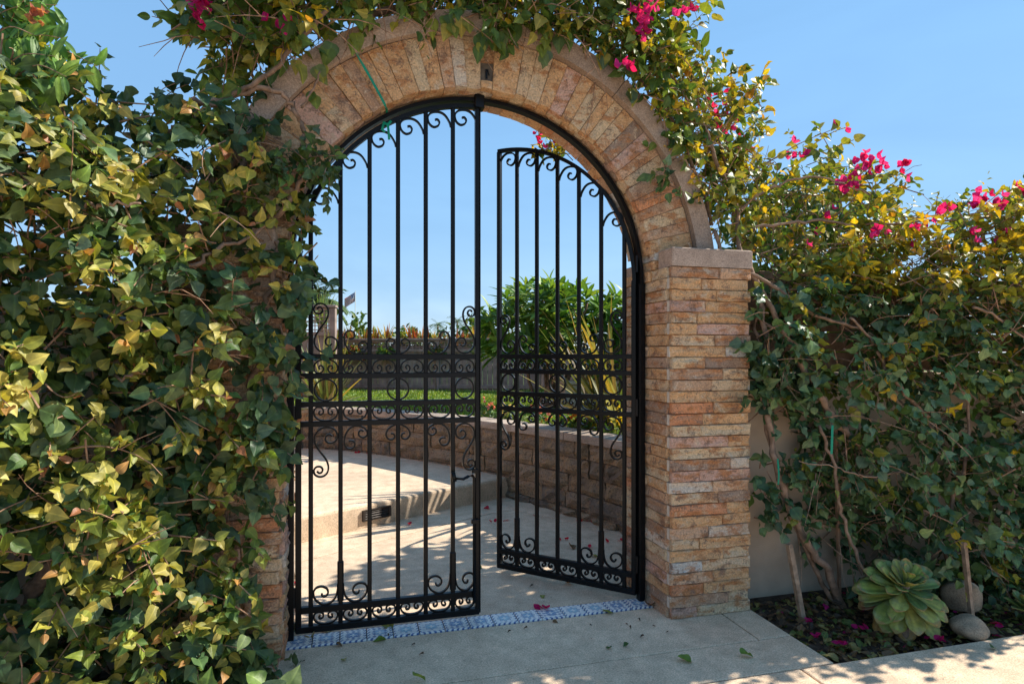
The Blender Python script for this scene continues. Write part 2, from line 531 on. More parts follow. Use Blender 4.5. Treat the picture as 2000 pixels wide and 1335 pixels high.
def quad_mesh(name, V, Fq, mat, UV=None, CL=None, smooth=True):
    me = bpy.data.meshes.new(name)
    me.vertices.add(len(V))
    me.vertices.foreach_set('co', V.astype(np.float32).ravel())
    k = Fq.shape[1]
    me.loops.add(Fq.size)
    me.loops.foreach_set('vertex_index', Fq.astype(np.int32).ravel())
    me.polygons.add(len(Fq))
    me.polygons.foreach_set('loop_start', np.arange(0, Fq.size, k, dtype=np.int32))
    me.polygons.foreach_set('loop_total', np.full(len(Fq), k, np.int32))
    if smooth: me.polygons.foreach_set('use_smooth', np.ones(len(Fq), bool))
    if UV is not None:
        l = me.uv_layers.new(name='UVMap')
        l.data.foreach_set('uv', UV.astype(np.float32).ravel())
    if CL is not None:
        a = me.color_attributes.new('col', 'FLOAT_COLOR', 'POINT')
        a.data.foreach_set('color', CL.astype(np.float32).ravel())
    me.materials.append(mat)
    me.update(calc_edges=True)
    me.validate()
    o = bpy.data.objects.new(name, me)
    C.objects.link(o)
    return o

def in_poly(x, y, poly):
    poly = np.asarray(poly, float)
    c = np.zeros(len(x), bool)
    j = len(poly) - 1
    for i in range(len(poly)):
        xi, yi, xj, yj = *poly[i], *poly[j]
        m = ((yi > y) != (yj > y)) & (x < (xj - xi) * (y - yi) / (yj - yi + 1e-9) + xi)
        c ^= m
        j = i
    return c

def sample_poly(r, poly, n, holes=(), keep=None):
    poly = np.asarray(poly, float)
    lo, hi = poly.min(0), poly.max(0)
    out = np.zeros((0, 2))
    while len(out) < n:
        q = r.uniform(lo, hi, (n * 3, 2))
        ok = in_poly(q[:, 0], q[:, 1], poly)
        for h in holes:
            ok &= ~in_poly(q[:, 0], q[:, 1], h) | (r.uniform(size=len(q)) < 0.08)
        if keep is not None: ok &= r.uniform(size=len(q)) < keep(q[:, 0], q[:, 1])
        out = np.concatenate([out, q[ok]])
    return out[:n]

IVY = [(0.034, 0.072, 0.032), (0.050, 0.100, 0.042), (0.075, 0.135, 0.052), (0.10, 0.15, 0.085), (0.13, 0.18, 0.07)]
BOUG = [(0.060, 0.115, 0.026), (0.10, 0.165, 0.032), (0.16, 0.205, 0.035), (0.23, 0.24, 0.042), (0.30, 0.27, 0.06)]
YOUNG = [(0.36, 0.30, 0.07), (0.36, 0.19, 0.06), (0.33, 0.13, 0.055), (0.42, 0.36, 0.11)]
LIME = [(0.33, 0.31, 0.055), (0.26, 0.28, 0.05), (0.40, 0.34, 0.08)]
GOLD = [(0.55, 0.38, 0.025), (0.46, 0.36, 0.03), (0.34, 0.30, 0.03), (0.48, 0.24, 0.035)]

IVYR = [tuple(x * 1.25 for x in c) for c in IVY]

def unit(v):
    v = np.asarray(v, float)
    return v / (np.linalg.norm(v) + 1e-9)

def grow(fo, twigs, starts, outward, sprig=(0.12, 0.24), per=(6, 9), size=(0.045, 0.085), palette=BOUG, weights=None, young=0.0, youngpal=YOUNG, spread=0.8, droop=0.35, face=None, twig_r=0.0022, twig_p=0.6):
    """sprigs: a thin stem with leaves along it, the youngest at the tip"""
    r = fo.r
    outward = np.asarray(outward, float)
    face = np.asarray(face if face is not None else outward, float)
    for p in starts:
        d = unit(outward + r.normal(0, spread, 3))
        Ls = r.uniform(*sprig)
        k = r.randint(per[0], per[1] + 1)
        side = unit(np.cross(d, r.normal(0, 1, 3)))
        isyoung = r.uniform() < young
        bend = r.normal(0, 0.25, 3) + np.array((0, 0, -droop))
        pts = []
        tone = r.uniform(0.75, 1.2)
        for j in range(k):
            s = (j + 0.6) / k
            q = p + d * Ls * s + bend * Ls * s * s * 0.5
            pts.append(q)
            ang = j * 2.4 + r.uniform(-0.4, 0.4)
            sd = side * math.cos(ang) + np.cross(d, side) * math.sin(ang)
            tip = j >= k - 3
            tdir = unit(sd * (0.9 if not tip else 0.7) + d * (0.35 if not tip else 0.8) + np.array((0, 0, -droop)) + r.normal(0, 0.25, 3))
            nrm = unit(face * 0.9 + SUNV * 0.45 + r.normal(0, 0.62, 3))
            if isyoung and s > 0.8:
                col = np.array(youngpal[r.randint(len(youngpal))])
                ln = r.uniform(*size) * 0.72
            elif isyoung and s > 0.4:
                col = np.array((LIME if youngpal is YOUNG else youngpal)[r.randint(3)])
                ln = r.uniform(*size) * 0.98
            else:
                col = np.array(palette[r.choice(len(palette), p=weights)])
                ln = r.uniform(*size) * r.choice((0.6, 0.85, 1.0, 1.1))
            fo.leaf(q + tdir * ln * 0.12, tdir, nrm, ln, col * tone * r.uniform(0.85, 1.15), r.uniform(0.85, 1.1))
        if twigs is not None and r.uniform() < twig_p:
            twigs.tube([p - d * 0.10, p, *pts[::2], pts[-1]], [twig_r * 1.6, twig_r * 1.3] + [twig_r] * len(pts[::2]) + [twig_r * 0.5], 4, False)

def branch(root, pts, r0, r1, mat='bark', wob=0.008, seed=0, name='branch', n=7, flat=None):
    q = spline(pts, 6)
    rr = np.random.RandomState(seed)
    q = [p + rr.normal(0, wob, 3) * (0 < i < len(q) - 1) for i, p in enumerate(q)]
    rad = [(r0 + (r1 - r0) * i / (len(q) - 1)) * rr.uniform(0.88, 1.12) for i in range(len(q))]
    off = np.array(root.location) if root else 0
    return MB().tube([p - off for p in q], rad, n).build(name, M[mat], root, True)

def random_twigs(mb, r, starts, outward, length=(0.2, 0.5), rad=0.0022, sag=0.1, spread=0.9):
    for p in starts:
        d = unit(np.asarray(outward, float) + r.normal(0, spread, 3))
        L = r.uniform(*length)
        turn = r.normal(0, 0.16, 3)
        pts = [np.asarray(p, float)]
        for j in range(6):
            d = unit(d + turn + r.normal(0, 0.13, 3) + np.array((0, 0, -sag * 0.2)))
            pts.append(pts[-1] + d * L / 6)
        mb.tube(pts, np.linspace(rad * 1.5, rad * 0.5, 7), 4, False)
        if r.uniform() < 0.5:
            q = pts[3]; e = unit(d + r.normal(0, 0.8, 3))
            mb.tube([q, q + e * L * 0.2, q + e * L * 0.38 + np.array((0, 0, -0.01))], [rad, rad * 0.8, rad * 0.4], 4, False)

def bloom(root, p, r, n=6, spread=0.045, size=(0.03, 0.042), cols=((0.62, 0.02, 0.27), (0.70, 0.045, 0.38), (0.50, 0.012, 0.16))):
    """a cluster of flowers: each flower is three papery bracts"""
    for _ in range(n):
        c = np.asarray(p) + r.normal(0, spread, 3) * np.array((1, 0.7, 1))
        ax = unit(r.normal(0, 1, 3) + np.array((0.2, -0.9, 0.2)))
        key = ('flower', r.randint(3))
        if key not in LEAFMESH:
            q = np.random.RandomState(70 + key[1])
            V, F_, U = [], [], []
            for k in range(3):
                v, f, uv = SETS['bract'][k % 2]
                a = k * 2 * PI / 3 + q.uniform(-0.2, 0.2)
                tdir = np.array((math.cos(a), math.sin(a), 0.65)); tdir /= np.linalg.norm(tdir)
                nn = np.array((-math.cos(a) * 0.65, -math.sin(a) * 0.65, 1.0)); nn /= np.linalg.norm(nn)
                X = np.cross(tdir, nn)
                A = np.stack([X, tdir, nn], 1)
                F_ += (f + sum(len(z) for z in V)).tolist()
                V.append(v @ A.T); U.append(uv[f.ravel()])
            me = bpy.data.meshes.new('flower')
            me.from_pydata(np.concatenate(V).tolist(), [], F_)
            l = me.uv_layers.new(name='UVMap'); l.data.foreach_set('uv', np.concatenate(U).astype(np.float32).ravel())
            me.polygons.foreach_set('use_smooth', [True] * len(F_))
            me.materials.append(M['petal'])
            LEAFMESH[key] = me
        o = bpy.data.objects.new('flower', LEAFMESH[key])
        C.objects.link(o)
        o.parent = root
        o.location = Vector(c) - root.location
        o.rotation_euler = Vector(ax).to_track_quat('Z', 'Y').to_euler()
        s = r.uniform(*size)
        o.scale = (s, s, s)
        col = np.array(cols[r.randint(len(cols))]) * r.uniform(0.8, 1.15)
        o.color = (*np.clip(col, 0, 1), 1)
#@@STRUCTURE
# ================================================================== THE GROUND
XI = 0.905                      # inner face of the jambs
XO = 1.362                      # outer face of the right pillar
YP, YB = -0.255, 0.27           # front and back of the pillars
YPL = -0.215                    # front of the left pillar
YA, YAB = -0.11, 0.17           # front and back of the arch
CZ, RI, RV, RC = 1.68, 0.895, 1.137, 1.24

ground = MB().add([(-400, -60, -0.07), (400, -60, -0.07), (400, 900, -0.07), (-400, 900, -0.07)], [(0, 1, 2, 3)]).build('ground', M['earth'])
tag(ground, kind='structure')
def slabs(name, polys, z0, z1, mat, c=0.005, base=None):
    root = base.build(name, M['grout']) if base else None
    for p in polys:
        MB().prism(p, z0, z1, c).build('slab', mat, root)
    tag(root, kind='structure')
    return root
g = 0.0035
def rect(x0, x1, y0, y1, k=g): return [(x0 + k, y0 + k), (x1 - k, y0 + k), (x1 - k, y1 - k), (x0 + k, y1 - k)]
slabs('entrance_path', [rect(-3.2, -1.2, -0.54, -0.092), rect(-1.2, 1.2, -0.54, -0.092), rect(1.2, 1.375, -0.54, -0.092),
                        rect(-3.2, 1.375, -0.80, -0.54)], -0.05, 0.0, M['concrete_front'], 0.004,
      MB().box(-3.2, 1.375, -0.80, -0.092, -0.06, -0.010))
slabs('sidewalk', [rect(-6 + 2.4 * i, -3.6 + 2.4 * i, -3.6, -0.80) for i in range(6)], -0.05, 0.0, M['concrete_front'], 0.007,
      MB().box(-6, 8.4, -3.6, -0.80, -0.06, -0.010))
road = MB().add([(-60, -14, -0.03), (60, -14, -0.03), (60, -3.6, -0.012), (-60, -3.6, -0.012)], [(0, 1, 2, 3)]).build('road', M['concrete_front'])
tag(road, kind='structure')
# courtyard: field and scored border that follow the step and the garden wall
wall_line = spline([(-4.2, 6.3), (-2.5, 5.45), (-1.29, 4.85), (-0.6, 4.42), (0.27, 3.35), (0.84, 2.40), (1.32, 1.22), (1.50, 0.30)], 12)
step_edge = spline([(-3.4, -0.10), (-2.2, 0.72), (-0.989, 1.47), (0.0, 2.06), (0.87, 2.52)], 8)
def offset(line, d):
    L = [np.asarray(p, float) for p in line]
    out = []
    for i, p in enumerate(L):
        t = L[min(i + 1, len(L) - 1)] - L[max(i - 1, 0)]
        t /= np.linalg.norm(t)
        out.append(p + d * np.array((t[1], -t[0])))
    return out
sb = offset(step_edge, 0.36)
field = [(-3.2, 0.035), (1.49, 0.035), (1.47, 0.55), (1.27, 1.10), (0.73, 1.99)] + [tuple(p) for p in reversed(sb) if p[0] < 0.6 and p[1] > 0.1] + [(-3.2, 0.12)]
border = [(0.735, 2.0), (1.275, 1.11), (1.475, 0.56), (1.6, 0.56), (1.45, 1.3), (0.95, 2.55)] + [(p[0], p[1] + 0.03) for p in reversed(step_edge) if p[0] > -2.8] + [(-2.9, 0.35)] + [(p[0], p[1] + 0.012) for p in sb if p[0] < 0.6 and p[0] > -2.75]
slabs('courtyard_floor', [field, border], -0.05, 0.0, M['concrete'], 0.004, MB().add([(-3.4, 0.03, -0.011), (2.2, 0.03, -0.011), (2.2, 3.4, -0.011), (-3.4, 3.4, -0.011)], [(0, 1, 2, 3)]))
step_poly = [tuple(p) for p in step_edge] + [(0.95, 2.62)] + [tuple(p + np.array((0.08, 0.06))) for p in reversed(wall_line) if p[1] > 2.75] + [(-5.0, 6.2), (-5.0, 0.0)]
step = MB().prism(step_poly, -0.05, 0.18, 0.022).build('step', M['concrete'])
tag(step, kind='structure')
# planting bed at the right
bed = tag(MB().add([(1.378, -0.80, -0.045), (6, -0.80, -0.045), (6, -0.1, -0.01), (1.378, -0.1, -0.01)], [(0, 1, 2, 3)]).build('garden_bed', M['soil']), kind='structure')
bedl = tag(MB().add([(-6, -0.80, 0.02), (-1.0, -0.80, 0.004), (-1.3, -0.1, 0.004), (-6, -0.1, 0.02)], [(0, 1, 2, 3)]).build('garden_bed', M['soil']), kind='structure')

# lawn block behind the garden wall
LZ = 0.615
lp = [tuple(p + np.array((0.10, 0.09))) for p in wall_line]
lawn = MB().prism([*lp, (1.72, 0.30), (1.72, 0.05), (25, 0.05), (25, 30), (-25, 30), (-25, 6.6), (-4.2, 6.4)], -0.06, LZ).build('lawn', M['lawn'])
tag(lawn, kind='structure')

# ================================================================== THE ARCHWAY
STONES = [((0.44, 0.265, 0.135), 8), ((0.46, 0.33, 0.205), 5), ((0.38, 0.24, 0.15), 4), ((0.29, 0.18, 0.115), 3), ((0.37, 0.23, 0.175), 3),
          ((0.43, 0.36, 0.285), 1.4), ((0.50, 0.37, 0.23), 3), ((0.40, 0.18, 0.09), 2.2), ((0.25, 0.17, 0.12), 2), ((0.38, 0.36, 0.325), 0.6)]
SW = np.array([w for _, w in STONES]); SW = SW / SW.sum()
rs = np.random.RandomState(11)
def stone_col():
    c = np.array(STONES[rs.choice(len(STONES), p=SW)][0]) * rs.uniform(1.55, 2.0)
    return c * min(1.0, 0.74 / c.max())
def stone_variant(seed):
    r = np.random.RandomState(seed)
    m = MB()
    xs = [-0.5, -0.47, -0.2 + r.uniform(-.1, .1), 0.18 + r.uniform(-.1, .1), 0.47, 0.5]
    zs = [-0.5, -0.44, r.uniform(-.1, .1), 0.44, 0.5]
    vs = []
    tilt = r.uniform(-0.12, 0.12)
    for k, z in enumerate(zs):
        for i, x in enumerate(xs):
            edge = i in (0, 5) or k in (0, 4)
            y = -0.5 + (0.13 + r.uniform(-0.08, 0.1) if edge else r.uniform(-0.24, 0.26) + tilt * x * 2)
            jx = 0 if i in (0, 5) else r.uniform(-.02, .02)
            jz = r.uniform(-.03, .0) * (1 if k == 4 else -1) if k in (0, 4) else 0
            vs.append((x + jx, y, z + jz))
    n = len(vs)
    fs = [(k * 6 + i, k * 6 + i + 1, k * 6 + i + 7, k * 6 + i + 6) for k in range(4) for i in range(5)]
    vs += [(-0.5, 0.5, -0.5), (0.5, 0.5, -0.5), (0.5, 0.5, 0.5), (-0.5, 0.5, 0.5)]
    fs += [(n, n + 1, 5, 4, 3, 2, 1, 0), (n + 2, n + 3, 24, 25, 26, 27, 28, 29), (n + 3, n, 0, 6, 12, 18, 24), (n + 1, n + 2, 29, 23, 17, 11, 5)]
    return m.add(vs, fs).mesh('stone', M['stone'])
STV = [stone_variant(100 + i) for i in range(12)]

arch = empty('stone_archway', (0, 0, 0), 0, 'tan ledger stone archway with two pillars and concrete coping over the black gate', 'archway')
NCO = 31
CH = 1.74 / NCO
def lay(parent, axis, a0, a1, face, flip, widths, z0=0.0, n=NCO, h=CH, ends=None):
    """courses of split stone on one face; axis 'x' front (normal -Y), 'y' side (normal flip*X)"""
    for c in range(n):
        z = z0 + (c + 0.5) * h
        lo, hi = a0, a1
        if ends: lo += ends[0][c % 2]; hi -= ends[1][c % 2]
        cuts = [lo]
        while hi - cuts[-1] > widths[1]:
            nx = cuts[-1] + rs.uniform(*widths)
            if hi - nx < widths[0] * 0.6: break
            cuts.append(nx)
        cuts.append(hi)
        for p, q in zip(cuts, cuts[1:]):
            o = link('stone', STV[rs.randint(12)], parent, color=stone_col())
            w = q - p - 0.0016
            dep = 0.032
            prou = rs.uniform(-0.006, 0.005)
            hh = h * rs.uniform(0.985, 1.0)
            if axis == 'x':
                o.location = ((p + q) / 2, face + dep / 2 - 0.004 + prou, z)
                o.scale = (w * rs.choice((-1, 1)), dep, hh)
            else:
                o.location = (face - flip * (dep / 2 - 0.004 + prou), (p + q) / 2, z)
                o.rotation_euler = (0, 0, PI / 2 if flip > 0 else -PI / 2)
                o.scale = (w, dep, hh)
            if o.scale[0] < 0:
                o.scale[0] = -o.scale[0]
def pillar(x0, x1, yf, yb, inner):
    k = 0.020
    core = MB().box(x0 + k, x1 - k, yf + k, yb - k, -0.02, 1.74).build('pillar', M['mortar'], arch)
    e_in, e_out = (0.012, 0.0), (0.0, 0.011)
    if inner < 0:      # inner face looks to -X (right pillar)
        lay(core, 'x', x0, x1, yf, 0, (0.09, 0.36), ends=(e_in, e_out))
        lay(core, 'y', yf + 0.028, yb, x0, -1, (0.16, 0.34))
        lay(core, 'y', yf + 0.03, yb, x1, 1, (0.28, 0.5))
        ex = ((x0, 0), (x1 - 0.011, 1))
    else:
        lay(core, 'x', x0, x1, yf, 0, (0.09, 0.36), ends=(e_out, e_in))
        lay(core, 'y', yf + 0.028, yb, x1, 1, (0.16, 0.34))
        ex = ((x1 - 0.012, 0), (x0, 1))
    for x, par in ex:   # pale cut ends of the corner stones, every other course
        for c in range(NCO):
            if c % 2 == par: continue
            MB().box(x, x + 0.0105, yf + 0.004, yf + 0.028, c * CH + 0.002, (c + 1) * CH - 0.002).build('cut_edge', M['cut_edge'], core)
    return core
pr = pillar(XI, XO, YP, YB, -1)
pl = pillar(-XO, -XI + 0.015, YPL, YB, 1)
for x0, x1, yf in ((XI + 0.012, XO + 0.012, YP), (-XO - 0.012, -XI - 0.012, YPL)):
    MB().cbox(x0, x1, yf - 0.006, YA - 0.004, 1.742, 1.835, 0.006).build('pillar_cap', M['coping'], arch)
    MB().cbox(x0, x1, YAB + 0.012, YB + 0.01, 1.742, 1.80, 0.006).build('pillar_cap', M['coping'], arch)
    c0, c1 = (XI + 0.02, 1.10) if x0 > 0 else (-1.10, -XI - 0.02)
    MB().box(c0, c1, YA + 0.015, YAB - 0.015, 1.74, 1.84).build('arch_foot', M['mortar'], arch)
    for q in (0, 1):
        z0 = 1.7405 + q * 0.049
        link('stone', STV[rs.randint(12)], arch, ((c0 + c1) / 2, YA + 0.014, z0 + 0.024), None, (c1 - c0, 0.03, 0.047), stone_col())
        o = link('stone', STV[rs.randint(12)], arch, (XI * (1 if x0 > 0 else -1) + (0.012 if x0 > 0 else -0.012), (YA + YAB) / 2, z0 + 0.024), (0, 0, -PI / 2 if x0 > 0 else PI / 2), (YAB - YA - 0.01, 0.03, 0.047), stone_col())
# arch ring core
A0 = math.asin((1.84 - CZ) / RI) - 0.02
ring = MB()
na = 48
vs, fs = [], []
for i in range(na + 1):
    a = A0 + (PI - 2 * A0) * i / na
    for rr_, y in ((RI + 0.02, YA + 0.02), (RC - 0.012, YA + 0.02), (RC - 0.012, YAB), (RI + 0.02, YAB)):
        vs.append((rr_ * math.cos(a), y, CZ + rr_ * math.sin(a)))
for i in range(na):
    for j in range(4):
        fs.append((i * 4 + j, i * 4 + (j + 1) % 4, i * 4 + 4 + (j + 1) % 4, i * 4 + 4 + j))
arch_ring = ring.add(vs, fs).build('arch_ring', M['mortar'], arch)
def wedge(name, a0, a1, r0, r1, yf, yb, na_, nr, jit, mat, parent, color=None, gap=0.0012, edge=0.006, seed=None, smooth=False):
    m = MB()
    vs, fs = [], []
    tilt = rs.uniform(-0.005, 0.005)
    for i in range(na_ + 1):
        for j in range(nr + 1):
            r_ = r0 + gap + (r1 - r0 - 2 * gap) * j / nr
            g0 = gap / r_
            a = a0 + g0 + (a1 - a0 - 2 * g0) * i / na_
            ed = i in (0, na_) or j in (0, nr)
            y = yf + (edge * rs.uniform(0.6, 1.2) if ed else rs.uniform(-jit, jit) + tilt * (j / nr - 0.5))
            rj = rs.uniform(-0.004, 0.004) if j == 0 and jit > 0.002 else 0
            vs.append(((r_ + rj) * math.cos(a), y, CZ + (r_ + rj) * math.sin(a)))
    w = nr + 1
    for i in range(na_):
        for j in range(nr):
            fs.append((i * w + j, i * w + j + 1, (i + 1) * w + j + 1, (i + 1) * w + j))
    n = len(vs)
    loop = [i * w for i in range(na_ + 1)] + [na_ * w + j for j in range(1, nr + 1)] + [i * w + nr for i in range(na_ - 1, -1, -1)] + [j for j in range(nr - 1, 0, -1)]
    vs += [(vs[k][0], yb, vs[k][2]) for k in loop]
    L = len(loop)
    fs += [(loop[(k + 1) % L], loop[k], n + k, n + (k + 1) % L) for k in range(L)]
    fs.append(tuple(n + k for k in range(L)))
    o = m.add(vs, fs).build(name, mat, parent, smooth)
    if color is not None: o.color = (*color, 1)
    return o
a = A0
HOLE = (R(87.0), R(90.6), 0.935, 1.022)
cuts = [A0]
while PI - A0 - cuts[-1] > R(5.2):
    d = R(rs.choice((3.1, 3.5, 3.9, 4.3, 5.0, 6.2), p=(.15, .25, .25, .2, .1, .05)))
    if abs(cuts[-1] + d - HOLE[0]) < R(2.6): d = HOLE[0] - cuts[-1]
    elif cuts[-1] < HOLE[0] < cuts[-1] + d: d = HOLE[0] - cuts[-1]
    elif abs(cuts[-1] - HOLE[0]) < 1e-6: d = HOLE[1] - HOLE[0]
    cuts.append(cuts[-1] + d)
cuts.append(PI - A0)
for a0, a1 in zip(cuts, cuts[1:]):
    if abs(a0 - HOLE[0]) < 1e-6:
        wedge('voussoir', a0, a1, RI, HOLE[2], YA, YA + 0.05, 2, 2, 0.003, M['stone'], arch_ring, stone_col())
        wedge('voussoir', a0, a1, HOLE[3], RV, YA, YA + 0.05, 2, 2, 0.003, M['stone'], arch_ring, (0.42, 0.24, 0.13))
    else:
        sk = rs.uniform(-0.012, 0.012)
        if a1 - a0 > R(3.4) and rs.uniform() < 0.12:
            rm = rs.uniform(0.98, 1.06)
            wedge('voussoir', a0, a1, RI, rm, YA + rs.uniform(-.004, .004), YA + 0.05, 2, 3, 0.004, M['stone'], arch_ring, stone_col())
            wedge('voussoir', a0, a1, rm, RV, YA + rs.uniform(-.004, .004), YA + 0.05, 2, 2, 0.004, M['stone'], arch_ring, stone_col())
        else:
            wedge('voussoir', a0, a1, RI + rs.uniform(-0.005, 0.003), RV, YA + rs.uniform(-.005, .005), YA + 0.05, 2, 5, 0.005, M['stone'], arch_ring, stone_col())
def soffit(a0, a1, y0, y1, col):
    m = MB()
    vs, fs = [], []
    for i in range(3):
        for j in range(3):
            ed = i in (0, 2) or j in (0, 2)
            r_ = RI + rs.uniform(-0.002, 0.002) + (0.004 if ed else -0.002)
            a = a0 + 0.0013 + (a1 - a0 - 0.0026) * i / 2
            vs.append((r_ * math.cos(a), y0 + 0.001 + (y1 - y0 - 0.002) * j / 2, CZ + r_ * math.sin(a)))
    for i in range(2):
        for j in range(2): fs.append((i * 3 + j, (i + 1) * 3 + j, (i + 1) * 3 + j + 1, i * 3 + j + 1))
    lp_ = [0, 3, 6, 7, 8, 5, 2, 1]
    for k in lp_:
        x, y, z = vs[k]; L = math.hypot(x, z - CZ); s = (RI + 0.03) / L
        vs.append((x * s, y, CZ + (z - CZ) * s))
    fs += [(lp_[k], 9 + k, 9 + (k + 1) % 8, lp_[(k + 1) % 8]) for k in range(8)]
    o = m.add(vs, fs).build('soffit_stone', M['stone'], arch_ring)
    o.color = (*col, 1)
a = A0
while a < PI - A0 - R(1):
    d = min(R(rs.uniform(3.4, 6.0)), PI - A0 - a)
    soffit(a, a + d, YA + 0.05, 0.012, stone_col() * 0.95)
    a += d
a = A0
while a < PI - A0 - R(1):
    d = min(R(rs.uniform(4, 7)), PI - A0 - a)
    soffit(a, a + d, 0.014, YAB + 0.005, stone_col() * 0.95)
    a += d
# coping stones over the ring
acop = [math.asin((1.838 - CZ) / RV) + 0.004]
for d in (24, 22, 26, 21, 24, 22, 40): acop.append(acop[-1] + R(d))
acop[-1] = PI - acop[0]
for a0, a1 in zip(acop, acop[1:]):
    wedge('coping_stone', a0, a1, RV + 0.002, RC, YA - 0.035, YAB + 0.04, 8, 2, 0.0006, M['coping'], arch, None, 0.0016, 0.004)
# open box left by a missing lamp, at the crown
ah = (HOLE[0] + HOLE[1]) / 2
bx_, bz_ = 0.978 * math.cos(ah), CZ + 0.978 * math.sin(ah)
lb = MB()
lb.box(bx_ - 0.027, bx_ + 0.027, YA + 0.024, YA + 0.030, bz_ - 0.042, bz_ + 0.042)
lb.box(bx_ - 0.006, bx_ + 0.004, YA + 0.0135, YA + 0.022, bz_ - 0.03, bz_ + 0.012)
lb.tube([(bx_ - 0.01, YA + 0.03, bz_ + 0.02), (bx_ + 0.004, YA + 0.012, bz_ + 0.01), (bx_ + 0.012, YA + 0.014, bz_ - 0.015)], 0.0025, 5)
lb.build('light_box', M['iron'], arch)

# tiled threshold
def mat_tile():
    m, t, out = nt('glazed_tile')
    oi = t.nodes.new('ShaderNodeObjectInfo')
    tc = t.nodes.new('ShaderNodeTexCoord')
    sp = t.nodes.new('ShaderNodeSeparateXYZ')
    t.links.new(tc.outputs['Object'], sp.inputs[0])
    x = mth(t, 'MULTIPLY', sp.outputs[0], 1 / 0.057); y = mth(t, 'MULTIPLY', sp.outputs[1], 1 / 0.057)
    ax, ay = mth(t, 'ABSOLUTE', x), mth(t, 'ABSOLUTE', y)
    rad = mth(t, 'SQRT', mth(t, 'ADD', mth(t, 'MULTIPLY', x, x), mth(t, 'MULTIPLY', y, y)))
    an = mth(t, 'ARCTAN2', y, x)
    petal = mth(t, 'ADD', mth(t, 'MULTIPLY', mth(t, 'COSINE', mth(t, 'MULTIPLY', an, 8.0)), 0.11), 0.42)
    fl = mth(t, 'LESS_THAN', rad, petal)
    core = mth(t, 'LESS_THAN', rad, mth(t, 'ADD', mth(t, 'MULTIPLY', mth(t, 'COSINE', mth(t, 'MULTIPLY', an, 4.0)), 0.08), 0.2))
    ringn = mth(t, 'COMPARE', rad, mth(t, 'ADD', petal, 0.09), 0.035)
    lat = mth(t, 'MULTIPLY', mth(t, 'SINE', mth(t, 'MULTIPLY', mth(t, 'ADD', x, y), 7.0)), mth(t, 'SINE', mth(t, 'MULTIPLY', mth(t, 'SUBTRACT', x, y), 7.0)))
    latm = mth(t, 'GREATER_THAN', lat, 0.25)
    edge = mth(t, 'GREATER_THAN', mth(t, 'MAXIMUM', ax, ay), 0.86)
    ca = ramp(t, oi.outputs['Random'], [(0.0, (0.20, 0.42, 0.50)), (0.35, (0.34, 0.54, 0.62)), (0.65, (0.10, 0.22, 0.42)), (1.0, (0.42, 0.58, 0.66))])
    white, navy = (0.82, 0.78, 0.72), (0.10, 0.16, 0.32)
    c = mixc(t, white, navy, mth(t, 'MULTIPLY', latm, ramp(t, oi.outputs['Random'], [(0.2, 0.15), (0.9, 0.9)])))
    c = mixc(t, c, ca, fl)
    c = mixc(t, c, white, core)
    c = mixc(t, c, navy, ringn)
    c = mixc(t, c, mixc(t, white, navy, mth(t, 'GREATER_THAN', mth(t, 'SINE', mth(t, 'MULTIPLY', mth(t, 'ADD', x, y), 14.0)), 0.2)), edge)
    n = noise(t, pos(t), 60, 4)
    c = mixc(t, c, ramp(t, n, [(0.3, 0.75), (0.7, 1.1)]), 0.6, 'MULTIPLY')
    princ(t, out, c, 0.35, bump(t, n, 0.1, 0.002), 0.4)
    return m
M['tile'] = mat_tile()
th = MB().box(-0.90, 0.905, -0.094, 0.037, -0.05, -0.006).build('tile_threshold', M['grout'])
tag(th, 'strip of patterned blue and white tiles set flush in the concrete under the gate', 'tile threshold')
tm = MB().cbox(-0.0585, 0.0585, -0.0585, 0.0585, -0.008, 0.003, 0.002).mesh('tile', M['tile'])
for i in range(15):
    o = link('tile', tm, th, (-0.84 + 0.1205 * i, -0.0285, 0))
    o.rotation_euler = (0, 0, PI / 2 * rs.randint(4))

# ================================================================== IRON GATE
gate_frame = empty('gate_surround', (0, 0, 0), 0, 'black steel arched frame fixed inside the stone opening', 'gate frame')
RF = 0.876
for s in (-1, 1):
    MB().cbox(s * (RF + 0.002) - 0.016, s * (RF + 0.002) + 0.016, -0.020, 0.022, 0.004, CZ, 0.002).build('frame_post', M['iron'], gate_frame)
fa = [(RF * math.cos(t_), CZ + RF * math.sin(t_)) for t_ in np.linspace(0, PI, 61)]
MB().ribbon(fa, 0.018, 0.042).build('frame_arch', M['iron'], gate_frame)
MB().cbox(-0.024, 0.024, -0.032, 0.030, CZ + 0.835, CZ + 0.905, 0.004).build('stop_box', M['iron'], gate_frame)

